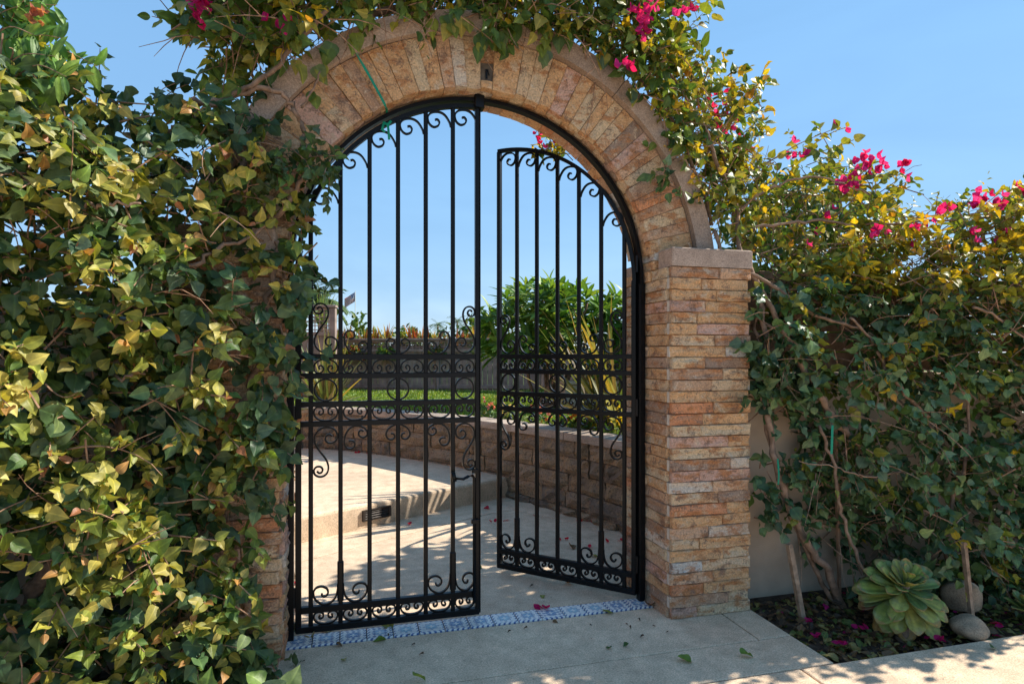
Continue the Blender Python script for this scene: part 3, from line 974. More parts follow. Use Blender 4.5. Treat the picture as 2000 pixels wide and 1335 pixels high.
GL = 0.866
RG = 0.846
ZR = (1.295, 1.206, 1.075, 0.985)
ZB = (0.132, 0.045)
def gp(zx, zy, x0, y0, k=0.225):
    """a point seen on the closed gate, as (distance from hinge, height)"""
    p = atY(x0 + zx * k, y0 + zy * k, 0.0)
    return (p[0] + GL, p[2])
def gate_leaf(name, sign, loc, rz, label, bolt):
    root = empty(name, loc, rz, label, 'gate leaf', 'arched wrought iron gate leaves')
    iron = M['iron']
    X = lambda s: s * sign
    def bx(nm, s0, s1, z0, z1, d, par=root, y=0.0, c=0.0025):
        a, b = sorted((X(s0), X(s1)))
        return MB().cbox(a, b, y - d / 2, y + d / 2, z0, z1, c).build(nm, iron, par)
    def rib(nm, pts, w=0.0080, d=0.014, par=root, y=0.0):
        return MB().ribbon([(X(p[0]), p[1]) for p in pts], w, d, y).build(nm, iron, par, False)
    ztop = lambda s: CZ + math.sqrt(max(0.0, RG * RG - (s - GL) ** 2))
    bx('hinge_stile', 0.010, 0.036, 0.033, 1.70, 0.026)
    for z in (0.15, 0.98, 1.74):
        hb = MB().tube([(X(0.004), -0.012, z), (X(0.004), -0.012, z + 0.09)], 0.008, 8)
        hb.build('hinge', iron, root)
    sb_ = [0.0775 + 0.132 * k for k in range(7)]
    bx('free_stile', sb_[6] - 0.022, sb_[6] - 0.002, 0.033, ztop(sb_[6]) - 0.005, 0.030)
    bx('strike_bar', sb_[6] - 0.001, sb_[6] + 0.006, 0.033, ztop(sb_[6]) - 0.003, 0.012)
    for k in range(6):
        bx('bar', sb_[k] - 0.010, sb_[k] + 0.010, 0.05, ztop(sb_[k]) - 0.006, 0.0195)
    e0, e1 = 0.034, sb_[6] - 0.006
    for z in ZR: bx('rail', e0, e1, z - 0.0125, z + 0.0125, 0.024)
    bx('rail', e0, e1, ZB[0] - 0.014, ZB[0] + 0.014, 0.028)
    bx('bottom_rail', 0.012, sb_[6] - 0.003, ZB[1] - 0.015, ZB[1] + 0.013, 0.034)
    arc = [(GL + RG * math.cos(t_), CZ + RG * math.sin(t_)) for t_ in np.linspace(PI, PI / 2, 41)]
    rib('top_arc', arc, 0.020, 0.024)
    W = 0.112
    # hooks under the top arc
    hook = [(1, 0), (.93, .22), (.74, .49), (.50, .60), (.22, .57), (.05, .44), (.0, .27), (.07, .05), (.25, -.07), (.44, .0), (.50, .15), (.42, .27), (.31, .25)]
    for k in range(6):
        s0 = sb_[k] + 0.010
        zc = ztop(s0 + 0.36 * W) - 0.018 - 0.60 * W
        rib('scroll', spline([(s0 + W * a, zc + W * b) for a, b in hook], 5))
    # C scrolls in the three narrow bands
    half = [(345, 757), (334, 742), (343, 724), (362, 728), (373, 748), (364, 776), (336, 789), (303, 779), (290, 745), (303, 704), (342, 677), (393, 669)]
    pts = half + [(786 - a, b) for a, b in reversed(half[:-1])]
    zmid = (ZR[0] + ZR[1]) / 2
    q = [gp(a, b, 550, 550) for a, b in pts]
    sc, zc = gp(393, 0, 550, 550)[0], (max(p[1] for p in q) + min(p[1] for p in q)) / 2
    zh = (max(p[1] for p in q) - min(p[1] for p in q)) / 2
    def cscroll(k, z0, z1, up):
        c = sb_[k] + 0.066 if k < 5 else sb_[k] + 0.058
        wx = 1.0 if k < 5 else 0.88
        f = (z1 - z0 - 0.026) / 2 / zh
        rib('scroll', spline([(c + (p[0] - sc) * wx, (z0 + z1) / 2 + (p[1] - zc) * f * (1 if up else -1)) for p in q], 4), 0.0074)
    for k in range(6):
        cscroll(k, ZR[1], ZR[0], True)
        cscroll(k, ZR[3], ZR[2], False)
        cscroll(k, ZB[1] + 0.002, ZB[0] - 0.002, False)
    # rings
    for c in (sb_[0] + 0.066, sb_[3], sb_[5] + 0.057):
        rr_ = (ZR[1] - ZR[2] - 0.025) / 2 - 0.003
        rib('ring', [(c + rr_ * math.cos(t_) * (1 if c < 0.7 else 0.9), (ZR[1] + ZR[2]) / 2 + rr_ * math.sin(t_)) for t_ in np.linspace(0, 2 * PI, 33)])
    # S scrolls above the rails and, upside down, below them
    big = [(318, 238), (335, 222), (358, 228), (367, 252), (350, 275), (315, 276), (292, 250), (298, 212), (335, 190), (380, 197), (410, 230), (416, 280), (395, 340), (350, 400), (310, 460), (295, 510), (306, 562), (350, 605), (410, 617), (468, 597), (495, 552), (488, 508), (455, 482), (415, 482), (391, 508), (397, 540), (425, 555), (448, 537)]
    mid = [(590, 468), (602, 452), (626, 454), (643, 472), (633, 496), (602, 499), (578, 482), (570, 452), (592, 426), (630, 424), (650, 450), (651, 478)]
    mid = [(592, 490), (610, 495), (634, 488), (646, 466), (636, 438), (606, 424), (574, 434), (556, 466), (555, 505), (570, 560), (610, 608), (670, 622), (728, 602), (755, 562), (745, 532), (712, 520), (682, 540), (682, 570), (702, 584), (720, 572)]
    heart = [(958, 548), (982, 542), (990, 515), (968, 496), (936, 502), (916, 538), (930, 580), (962, 608), (1003, 626)]
    zaxis = (ZR[0] + ZR[3]) / 2
    pr0, c3 = sb_[0], sb_[3]
    def P2(L): return [gp(a, b, 550, 550) for a, b in L]
    sets = []
    B_, M_, H_ = P2(big), P2(mid), P2(heart)
    cc = gp(1020, 0, 550, 550)[0]
    sh = c3 - cc
    B_ = [(a + sh, b) for a, b in B_]; M_ = [(a + sh, b) for a, b in M_]; H_ = [(a + sh, b) for a, b in H_]
    def mir(L): return [(2 * c3 - a, b) for a, b in L]
    mb = mir(B_)
    xr = max(a for a, b in mb)
    if xr > sb_[6] - 0.024: mb = [(sb_[5] + 0.012 + (a - sb_[5] - 0.012) * (sb_[6] - 0.028 - sb_[5] - 0.008) / (xr - sb_[5] - 0.012), b) for a, b in mb]
    for L in (B_, M_, H_, mir(H_), mir(M_), mb):
        for flip in (False, True):
            Z = [(a, 2 * zaxis - b) if flip else (a, b) for a, b in L]
            rib('scroll', spline(Z, 4))
    # lyre scrolls and sleeves at the foot of two bars
    lyre = [(572, 552), (580, 574), (606, 574), (628, 545), (616, 508), (572, 490), (522, 506), (501, 550), (520, 608), (580, 644), (640, 634), (688, 590), (709, 520), (711, 470)]
    Ly = [gp(a, b, 500, 1035) for a, b in lyre]
    c1 = gp(736, 500, 500, 1035)[0]
    for k in (1, 5):
        bx('sleeve', sb_[k] - 0.0145, sb_[k] + 0.0145, 0.16, 0.345, 0.028, c=0.006)
        for s in (1, -1):
            wx = 1.0 if not (k == 5 and s < 0) else 0.88
            L = [(sb_[k] + s * (a - c1) * wx, b + 0.0) for a, b in Ly]
            dz = ZB[0] + 0.014 + 0.004 - min(p[1] for p in L)
            rib('scroll', spline([(a, b + dz) for a, b in L], 4))
    if bolt:
        bo = MB()
        st = [(sb_[6] - 0.030, -0.022, 0.09), (sb_[6] - 0.030, -0.022, 0.66), (sb_[6] - 0.030, -0.022, 0.70), (sb_[6] - 0.040, -0.024, 0.715), (sb_[6] - 0.060, -0.026, 0.712), (sb_[6] - 0.085, -0.028, 0.700), (sb_[6] - 0.125, -0.03, 0.705)]
        cane = bo.tube([(X(a), y, z) for a, y, z in st], 0.0075, 8).build('drop_bolt', iron, root, True)
        MB().tube([(X(sb_[6] - 0.128), -0.032, 0.692), (X(sb_[6] - 0.136), -0.032, 0.735)], 0.011, 8).build('knob', iron, cane, True)
        bx('bolt_guide', sb_[6] - 0.045, sb_[6] - 0.005, 0.48, 0.50, 0.02, cane, -0.022)
        bx('latch_tab', sb_[6] - 0.042, sb_[6] - 0.010, 0.725, 0.745, 0.012, root, -0.020)
    return root
gate_leaf('gate_leaf', 1, (-GL, 0, 0), 0.0, 'closed black iron gate leaf with a drop bolt, beside the leafy hedge', True)
gate_leaf('gate_leaf', -1, (GL, 0.004, 0), -R(44.2), 'open black iron gate leaf swung back beside the bare stone pillar', False)
#@@GARDEN
# ================================================================== GARDEN WALL
def mat_block():
    m, t, out = nt('split_block')
    oi = t.nodes.new('ShaderNodeObjectInfo')
    p = pos(t)
    n1, n2, n3 = noise(t, p, 14, 6, 0.65), noise(t, p, 60, 5, 0.65), noise(t, p, 5, 3)
    c = mixc(t, oi.outputs['Color'], (0.36, 0.235, 0.12), ramp(t, n1, [(0.46, 0.0), (0.62, 0.65)]))
    c = mixc(t, c, (0.06, 0.05, 0.042), ramp(t, n2, [(0.34, 0.9), (0.48, 0.0)]))
    c = mixc(t, c, (0.40, 0.33, 0.26), ramp(t, n2, [(0.58, 0.0), (0.75, 0.7)]))
    c = mixc(t, c, (0.10, 0.08, 0.06), ramp(t, n3, [(0.55, 0.0), (0.8, 0.6)]))
    princ(t, out, c, 0.92, bump(t, mth(t, 'ADD', n1, mth(t, 'MULTIPLY', n2, 0.6)), 1.0, 0.02), 0.15)
    return m
M['block'] = mat_block()
M['cap'] = mat_concrete('cap_concrete', (0.37, 0.30, 0.245), 0.3)
gw = empty('garden_wall', (0.27, 3.35, 0), 0, 'low curved retaining wall of rough tan split blocks holding up the lawn', 'retaining wall')
WL = spline([tuple(p) for p in wall_line[::4]], 20)
WL = np.array(WL)
seg = np.r_[0, np.cumsum(np.linalg.norm(np.diff(WL, axis=0), axis=1))]
def on_wall(s):
    return np.array((np.interp(s, seg, WL[:, 0]), np.interp(s, seg, WL[:, 1])))
def wall_piece(s0, s1, z0, z1, depth, front, rough, mat, name, nx, nz, col=None, bev=0.012):
    """a block that follows the wall's line; its rough face looks to the courtyard"""
    m = MB()
    vs = []
    rk = rs
    for k in range(nz + 1):
        for i in range(nx + 1):
            s = s0 + (s1 - s0) * i / nx
            a, b = on_wall(max(s - 0.02, 0)), on_wall(s + 0.02)
            tt = unit(b - a); nn = np.array((tt[1], -tt[0]))
            if np.dot(nn, (-0.5, -1)) < 0: nn = -nn
            ed = i in (0, nx) or k in (0, nz)
            o_ = front - bev * rk.uniform(0.7, 1.6) if ed else front + rk.uniform(-rough, rough)
            p = on_wall(s) + nn * o_
            vs.append((p[0], p[1], z0 + (z1 - z0) * k / nz))
    w = nx + 1
    fs = [(k * w + i, k * w + i + 1, (k + 1) * w + i + 1, (k + 1) * w + i) for k in range(nz) for i in range(nx)]
    n = len(vs)
    for z in (z0, z1):
        for i in range(nx + 1):
            s = s0 + (s1 - s0) * i / nx
            a, b = on_wall(max(s - 0.02, 0)), on_wall(s + 0.02)
            tt = unit(b - a); nn = np.array((tt[1], -tt[0]))
            if np.dot(nn, (-0.5, -1)) < 0: nn = -nn
            p = on_wall(s) - nn * depth
            vs.append((p[0], p[1], z))
    fs += [(i, n + i, n + i + 1, i + 1) for i in range(nx)]
    t0 = nz * w
    fs += [(t0 + i, t0 + i + 1, n + w + i + 1, n + w + i) for i in range(nx)]
    fs.append((0, *[k * w for k in range(1, nz + 1)], n + w, n))
    fs.append((nx, n + nx, n + w + nx, *[k * w + nx for k in range(nz, 0, -1)]))
    off = (-0.27, -3.35, 0)
    vs = [(a + off[0], b + off[1], c) for a, b, c in vs]
    o = m.add(vs, fs).build(name, mat, gw)
    if col is not None: o.color = (*col, 1)
    return o
S0, S1 = 2.2, seg[-1] - 0.02
BCOL = [(0.25, 0.18, 0.12), (0.30, 0.22, 0.15), (0.20, 0.15, 0.11), (0.28, 0.19, 0.12), (0.17, 0.135, 0.105)]
for c, (z0, z1) in enumerate(((-0.03, 0.055), (0.055, 0.195), (0.195, 0.335), (0.335, 0.475), (0.475, 0.612))):
    s = S0 + (c % 2) * 0.13
    while s < S1:
        w = rs.choice((0.42, 0.30, 0.16), p=(0.45, 0.35, 0.2))
        e = min(s + w, S1)
        top_ok = z1 > 0.17 or on_wall(e)[1] < 2.9
        if top_ok:
            wall_piece(s + 0.003, e - 0.003, z0 + 0.0025, z1 - 0.0025, 0.05, 0.058 + rs.uniform(-0.010, 0.010), 0.022, M['block'], 'block', 4, 3, np.array(BCOL[rs.randint(5)]) * rs.uniform(0.8, 1.35), 0.022)
        s = e
s = S0
while s < S1:
    e = min(s + 0.46, S1)
    wall_piece(s + 0.002, e - 0.002, 0.613, 0.675, 0.20, 0.075, 0.006, M['cap'], 'cap_stone', 4, 2, None, 0.005)
    s = e

# louvred light in the riser of the step
def riser_point(px, py):
    d = ray(px, py)
    best = None
    for a, b in zip(step_edge, step_edge[1:]):
        A = np.array(((b - a)[0], -d[0])), np.array(((b - a)[1], -d[1]))
        mat_ = np.array((A[0], A[1]))
        k = np.linalg.solve(mat_, CAM[:2] - a)
        if 0 <= k[0] <= 1: best = (CAM + d * k[1], b - a)
    return best
pv, tv = riser_point(735, 1008)
av = math.atan2(tv[1], tv[0])
sl_ = empty('step_light', (pv[0], pv[1], 0.095), av, 'small dark louvred light set into the front of the concrete step', 'step light')
m_dark = mat_plain('bronze_metal', (0.045, 0.035, 0.03), 0.45, 0.4, 0.2, 40, 0.1, 0.3)
f_ = MB()
f_.box(-0.125, -0.105, -0.018, 0.01, -0.042, 0.042); f_.box(0.105, 0.125, -0.018, 0.01, -0.042, 0.042)
f_.box(-0.105, 0.105, -0.018, 0.01, 0.034, 0.042); f_.box(-0.105, 0.105, -0.018, 0.01, -0.042, -0.034)
f_.box(-0.105, 0.105, -0.002, 0.0, -0.034, 0.034)
f_.build('frame', m_dark, sl_)
for z in (-0.024, -0.006, 0.012, 0.028):
    MB().add([(-0.104, -0.016, z - 0.004), (0.104, -0.016, z - 0.004), (0.104, -0.005, z + 0.006), (-0.104, -0.005, z + 0.006), (-0.104, -0.014, z - 0.007), (0.104, -0.014, z - 0.007), (0.104, -0.003, z + 0.003), (-0.104, -0.003, z + 0.003)],
             [(0, 1, 2, 3), (7, 6, 5, 4), (0, 4, 5, 1), (3, 2, 6, 7)]).build('louvre', m_dark, sl_)

# ================================================================== LAWN, FENCES, FAR PLACES
rg = np.random.RandomState(5)
nb_ = 42000
gx = rg.uniform(-2.6, 3.4, nb_ * 3); gy = 2.0 + 8.0 * rg.uniform(0, 1, nb_ * 3) ** 1.3
wy = np.interp(gx, WL[:, 0], WL[:, 1])
fy = 9.15 - 0.40 * (gx + 0.5)
ok = (gy > wy + 0.28) & (gy < fy)
gx, gy = gx[ok][:nb_], gy[ok][:nb_]
nb_ = len(gx)
hh = rg.uniform(0.03, 0.085, nb_) * (0.7 + 0.5 * np.sin(gx * 2.3 + 1) * np.sin(gy * 1.9)); hh = np.clip(hh, 0.025, 0.1)
an = rg.uniform(0, 2 * PI, nb_); wd = 0.005 + 0.0007 * gy
ux, uy = np.cos(an) * wd, np.sin(an) * wd
lx, ly = rg.normal(0, 0.03, nb_), rg.normal(0, 0.03, nb_)
Vg = np.stack([np.c_[gx - ux, gy - uy, np.full(nb_, LZ)], np.c_[gx + ux, gy + uy, np.full(nb_, LZ)],
               np.c_[gx + ux * .3 + lx, gy + uy * .3 + ly, LZ + hh], np.c_[gx - ux * .3 + lx, gy - uy * .3 + ly, LZ + hh]], 1).reshape(-1, 3)
Fg = np.arange(nb_ * 4).reshape(-1, 4)
gcol = np.array([(0.14, 0.23, 0.03), (0.19, 0.28, 0.045), (0.10, 0.18, 0.03), (0.27, 0.28, 0.09)])[rg.choice(4, nb_, p=(.4, .3, .2, .1))] * rg.uniform(0.8, 1.2, (nb_, 1))
grass = quad_mesh('grass', Vg, Fg, M['leaf_a'], np.tile(np.array(((.4, 0), (.6, 0), (.6, 1), (.4, 1.))), (nb_, 1)), np.repeat(np.c_[gcol, np.ones(nb_)], 4, 0))
tag(grass, kind='stuff')

def plank_fence(name, A, B, z0, z1, pw, label, lattice=None, cap=True, posts=4, mat='fence', facez=0.0):
    A, B = np.asarray(A, float), np.asarray(B, float)
    L = np.linalg.norm(B - A)
    root = empty(name, (A[0], A[1], z0), math.atan2(B[1] - A[1], B[0] - A[0]), label, 'fence')
    h = z1 - z0
    bt = h - (lattice or 0)
    n = int(L / pw)
    me = [MB().cbox(-pw / 2 + 0.003, pw / 2 - 0.003, -0.012, 0.006, 0, bt - 0.03, 0.003).mesh('board', M[mat]) for _ in range(1)]
    for i in range(n):
        o = link('board', me[0], root, ((i + 0.5) * pw, rs.uniform(-0.003, 0.003), 0.02 + rs.uniform(-0.004, 0.004)))
    MB().cbox(0, L, -0.035, 0.03, bt - 0.03, bt + 0.03, 0.005).build('rail', M[mat], root)
    MB().cbox(0, L, -0.035, -0.013, 0.06, 0.13, 0.005).build('rail', M[mat], root)
    if lattice:
        zz = bt + 0.03
        k = int(L / 0.07)
        v_ = MB().box(-0.008, 0.008, -0.006, 0.0, zz, h - 0.05).mesh('slat', M[mat])
        for i in range(k): link('slat', v_, root, ((i + 0.5) * L / k, 0, 0))
        q = int((lattice - 0.08) / 0.06)
        for j in range(q):
            z = zz + (j + 0.5) * (h - 0.05 - zz) / q
            MB().box(0, L, 0.001, 0.007, z - 0.008, z + 0.008).build('slat', M[mat], root)
        MB().cbox(0, L, -0.03, 0.03, h - 0.05, h - 0.008, 0.004).build('rail', M[mat], root)
    if cap: MB().cbox(-0.02, L + 0.02, -0.07, 0.07, h - 0.006, h + 0.03, 0.006).build('cap_rail', M[mat], root)
    for i in range(posts):
        x = 0.04 + (L - 0.08) * i / max(posts - 1, 1)
        MB().cbox(x - 0.045, x + 0.045, -0.05, 0.05, -0.02, h - 0.01, 0.005).build('post', M[mat], root)
    return root
fd = unit((0.93, -0.37))
FA = np.array((-2.6, 10.05)); FB = np.array((2.75, 7.92))
plank_fence('back_fence', FA, FB, LZ, 1.60, 0.098, 'low grey board fence with an open lattice strip across the far end of the lawn', 0.20, True, 4)
plank_fence('corner_fence', FB + (0.02, 0.0), FB + (0.9, -1.9), LZ, 1.60, 0.098, 'grey board fence returning towards the viewer beside the plumeria shrub', 0.20, True, 2)
plank_fence('trellis_fence', (-3.1, 7.55), (-0.87, 6.98), LZ, 2.06, 0.098, 'taller grey fence with lattice windows behind the flax at the hedge side', 0.42, True, 3)
# small pale masonry pier on the lawn
pp = atD(1140, 765, 7.3)
pier = MB().cbox(pp[0] - 0.24, pp[0] + 0.24, pp[1], pp[1] + 0.3, LZ - 0.02, LZ + 0.34, 0.01)
pier.cbox(pp[0] - 0.26, pp[0] + 0.26, pp[1] - 0.02, pp[1] + 0.32, LZ + 0.341, LZ + 0.375, 0.008)
tag(pier.build('lawn_pier', M['stucco']), 'squat pale stucco pier on the lawn behind the open gate leaf', 'pier')

def blade_plant(name, base, n, length, width, label, cat, cols, lean=0.6, seed=0, dirs=None, group=None, arch_=0.5, height=1.0, segs=6, mass=None, n_obj=300, blade='leaf'):
    """strap leaves rising from one base"""
    r = np.random.RandomState(seed)
    root = empty(name, base, 0, label, cat, group)
    def one(k):
        az = dirs(r) if dirs else r.uniform(0, 2 * PI)
        L = r.uniform(*length); w = r.uniform(*width)
        el = PI / 2 - abs(r.normal(0, lean))
        el = max(el, 0.15)
        d = np.array((math.cos(az) * math.cos(el), math.sin(az) * math.cos(el), math.sin(el)))
        h = unit(np.cross(d, (0, 0, 1.0))); bend = r.uniform(0.1, arch_)
        p = np.array((r.normal(0, 0.05), r.normal(0, 0.05), 0.0))
        vs, uv = [], []
        q = p.copy()
        for i in range(segs + 1):
            t_ = i / segs
            ww = w * (0.6 + 0.4 * min(1, t_ * 4)) * (1 - t_ ** 3) + 0.0008
            nrm = np.cross(h, d)
            vs += [q - h * ww / 2 + nrm * ww * .2, q.copy(), q + h * ww / 2 + nrm * ww * .2]
            uv += [(0.2, t_ * .2), (0.5, t_ * .2), (0.8, t_ * .2)]
            d = unit(d + np.array((0, 0, -bend / segs * (0.3 + 1.6 * t_))))
            q = q + d * L / segs
        fs = []
        for i in range(segs):
            a = i * 3
            fs += [(a, a + 1, a + 4, a + 3), (a + 1, a + 2, a + 5, a + 4)]
        return np.array(vs), np.array(fs), np.array(uv), np.array(cols[r.randint(len(cols))]) * r.uniform(0.8, 1.2)
    for k in range(n):
        v, f, uv, c = one(k)
        me = bpy.data.meshes.new(blade)
        me.from_pydata(v.tolist(), [], f.tolist())
        l = me.uv_layers.new(name='UVMap'); l.data.foreach_set('uv', uv[f.ravel()].astype(np.float32).ravel())
        me.polygons.foreach_set('use_smooth', [True] * len(f))
        me.materials.append(M['leaf_o'])
        link(blade, me, root, color=c)
    return root
FLAX = [(0.17, 0.19, 0.06), (0.27, 0.25, 0.08), (0.11, 0.15, 0.05), (0.34, 0.25, 0.06), (0.15, 0.11, 0.06), (0.30, 0.29, 0.17)]
blade_plant('flax_plant', (-0.92, 4.98, LZ), 85, (0.5, 1.1), (0.03, 0.05), 'bronze and yellow flax clump growing on the lawn beside the trellis fence', 'flax', FLAX, 0.75, 21, None, 'flax clumps')
fb = (1.62, 2.0, LZ)
blade_plant('flax_plant', fb, 52, (0.7, 1.35), (0.035, 0.06), 'large striped flax clump leaning over the wall behind the open gate leaf', 'flax', FLAX, 0.62, 22, lambda q: PI * 0.97 + q.normal(0, 0.75), 'flax clumps', 0.7)
YUC = [(0.20, 0.27, 0.12), (0.14, 0.22, 0.09), (0.26, 0.30, 0.15)]
yb = atD(628, 590, 11.5)
for k, (dx, dz) in enumerate(((0.0, 0.75), (-0.55, 0.95))):
    y_ = blade_plant('yucca_plant', (yb[0] + dx, yb[1] + 0.4 * k, 1.70 + dz - 0.55), 80, (0.45, 0.75), (0.03, 0.045), ('pale green yucca head rising just above the end of the trellis fence', 'taller pale yucca head behind the middle of the trellis fence')[k], 'yucca', YUC, 0.9, 30 + k, None, 'yuccas behind the trellis fence', 0.5)
    MB().tube([(0, 0, -(1.2 + dz)), (0.02, 0, -0.3), (0, 0, 0.02)], [0.07, 0.06, 0.05], 7).build('trunk', M['bark'], y_)

def palm(name, base, height, frond, nf, label, group, seed, cols, leaflets=14):
    r = np.random.RandomState(seed)
    root = empty(name, base, 0, label, 'palm tree', group)
    MB().tube([(0, 0, 0), (0.05, 0, height * .5), (0, 0, height)], [0.16, 0.11, 0.10], 8).build('trunk', M['bark'], root, True)
    for k in range(nf):
        az = k * 2.4 + r.uniform(-.3, .3); el = r.uniform(-0.2, 1.2)
        d = np.array((math.cos(az) * math.cos(el), math.sin(az) * math.cos(el), math.sin(el)))
        p = np.array((0, 0, height)); m = MB()
        h = unit(np.cross(d, (0, 0, 1.0)))
        pts = [p.copy()]
        L = frond * r.uniform(0.8, 1.1)
        for i in range(8):
            d = unit(d + np.array((0, 0, -0.16)))
            p = p + d * L / 8
            pts.append(p.copy())
        m.tube(pts, np.linspace(0.018, 0.004, 9), 3, False)
        for i in range(leaflets * 2):
            t_ = 0.12 + 0.88 * (i // 2) / leaflets
            j = min(int(t_ * 8), 7)
            q = pts[j] + (pts[j + 1] - pts[j]) * (t_ * 8 - j)
            dd = unit(pts[j + 1] - pts[j])
            s = 1 if i % 2 else -1
            e = unit(h * s + dd * 0.7 + np.array((0, 0, -0.25 + r.uniform(-.2, .2))))
            ll = L * 0.30 * (1 - 0.6 * abs(t_ - 0.4))
            w = unit(np.cross(e, (0, 0, 1.0))) * 0.016 * (frond ** 0.5)
            m.add([q - w, q + w, q + e * ll * .6 + w, q + e * ll + np.array((0, 0, -0.1 * ll)), q + e * ll * .6 - w], [(0, 1, 2, 3, 4)])
        o = m.build('frond', M['palm'], root)
    return root
M['palm'] = mat_plain('palm_leaf', (0.16, 0.24, 0.10), 0.55, 0.3, 0.3, 6, 0)
pb = atD(628, 545, 13.5)
palm('feather_palm', (pb[0], pb[1], 0), 2.55, 0.72, 30, 'feathery palm showing behind the yucca near the hedge', None, 41, None, 18)
for k, (x, y, d) in enumerate(((855, 634, 60), (905, 640, 72), (893, 628, 66))):
    p = atD(x, y, d)
    palm('fan_palm', (p[0], p[1], -1), p[2] + 1.0, 1.25, 20, ('distant palm crown, leftmost of three above the lawn fence', 'distant palm crown, rightmost of three above the lawn fence', 'tallest distant palm crown, between the two others above the lawn fence')[k], 'distant palms beyond the fence', 50 + k, None, 8)

# flag on a pole far off
def mat_flag():
    m, t, out = nt('flag_cloth')
    u = t.nodes.new('ShaderNodeUVMap'); sp = t.nodes.new('ShaderNodeSeparateXYZ')
    t.links.new(u.outputs[0], sp.inputs[0])
    st = mth(t, 'LESS_THAN', mth(t, 'FRACT', mth(t, 'MULTIPLY', sp.outputs[1], 6.5)), 0.5)
    c = mixc(t, (0.62, 0.58, 0.55), (0.42, 0.03, 0.04), st)
    can = mth(t, 'MULTIPLY', mth(t, 'LESS_THAN', sp.outputs[0], 0.4), mth(t, 'GREATER_THAN', sp.outputs[1], 0.462))
    sx = mth(t, 'SUBTRACT', mth(t, 'FRACT', mth(t, 'MULTIPLY', sp.outputs[0], 15.0)), 0.5)
    sy = mth(t, 'SUBTRACT', mth(t, 'FRACT', mth(t, 'MULTIPLY', sp.outputs[1], 9.3)), 0.5)
    star = mth(t, 'LESS_THAN', mth(t, 'ADD', mth(t, 'MULTIPLY', sx, sx), mth(t, 'MULTIPLY', sy, sy)), 0.07)
    c = mixc(t, c, mixc(t, (0.03, 0.05, 0.18), (0.65, 0.65, 0.65), star), can)
    princ(t, out, c, 0.8)
    return m
fp = atD(694, 652, 30)
flag = empty('flagpole', (fp[0], fp[1], 0), 0, 'flagpole with a drooping striped flag far beyond the lawn fence', 'flagpole')
ftop = atD(694, 569, 30)[2]
MB().tube([(0, 0, 0), (0, 0, ftop + 0.03)], [0.025, 0.018], 8).build('pole', mat_plain('pole_white', (0.7, 0.7, 0.7), 0.4, 0.4, 0.05), flag)
nu, nv = 14, 8
vs, uv = [], []
for j in range(nv + 1):
    for i in range(nu + 1):
        a, b = i / nu, j / nv
        x = -a * 0.52; z = ftop - 0.02 - (1 - b) * 0.46 - a * 0.36
        vs.append((x, 0.05 * math.sin(a * 9 + b * 2), z)); uv.append((a, b))
fs = [(j * (nu + 1) + i, j * (nu + 1) + i + 1, (j + 1) * (nu + 1) + i + 1, (j + 1) * (nu + 1) + i) for j in range(nv) for i in range(nu)]
me = bpy.data.meshes.new('flag'); me.from_pydata(vs, [], fs)
l = me.uv_layers.new(name='UVMap'); l.data.foreach_set('uv', np.array(uv)[np.array(fs).ravel()].astype(np.float32).ravel())
me.materials.append(mat_flag()); link('flag', me, flag)

# plumeria shrub
PLUM = [(0.085, 0.19, 0.03), (0.13, 0.24, 0.04), (0.19, 0.28, 0.05), (0.06, 0.13, 0.03)]
cen = atD(1068, 640, 7.9)
plum = empty('plumeria_shrub', (cen[0], cen[1], LZ), 0, 'bushy green plumeria with long pointed leaves behind the open gate leaf', 'shrub')
fo = Foliage('lance', 61)
r = fo.r
heads = []
for _ in range(150):
    q = sample_poly(r, [(935, 690), (940, 610), (985, 575), (1045, 552), (1130, 562), (1205, 572), (1330, 590), (1340, 700), (1240, 730), (1120, 700), (1000, 690)], 1)[0]
    heads.append(atD(q[0], q[1], 7.9 + r.uniform(-0.75, 0.75)))
for k, hp in enumerate(heads):
    ax = unit(r.normal(0, 0.5, 3) + np.array((0, -0.2, 0.9)) + 0.5 * unit(hp - np.array((cen[0], cen[1], 1.2))))
    s1 = unit(np.cross(ax, (0.3, 0.4, 0.2))); s2 = np.cross(ax, s1)
    for j in range(15):
        a = j * 2.4; up = 0.15 + 0.75 * j / 15
        td = unit((s1 * math.cos(a) + s2 * math.sin(a)) * (1.1 - up * .6) + ax * (up - 0.1))
        fo.leaf(hp - ax * 0.12 * (1 - j / 15), td, ax + SUNV * 0.3, r.uniform(0.17, 0.27), np.array(PLUM[r.randint(4)]) * r.uniform(.8, 1.2), r.uniform(0.9, 1.3))
fo.build(plum, 'leaf_o', 'leaf_a', 300)
for k in range(0, 150, 6):
    hp = heads[k]
    b0 = np.array((cen[0] + r.uniform(-.2, .2), cen[1] + r.uniform(-.15, .15), LZ))
    branch(plum, [b0, b0 * 0.5 + hp * 0.5 + np.array((0, 0, -0.12)), hp - np.array((0, 0, 0.08))], 0.028, 0.014, seed=k, n=6)

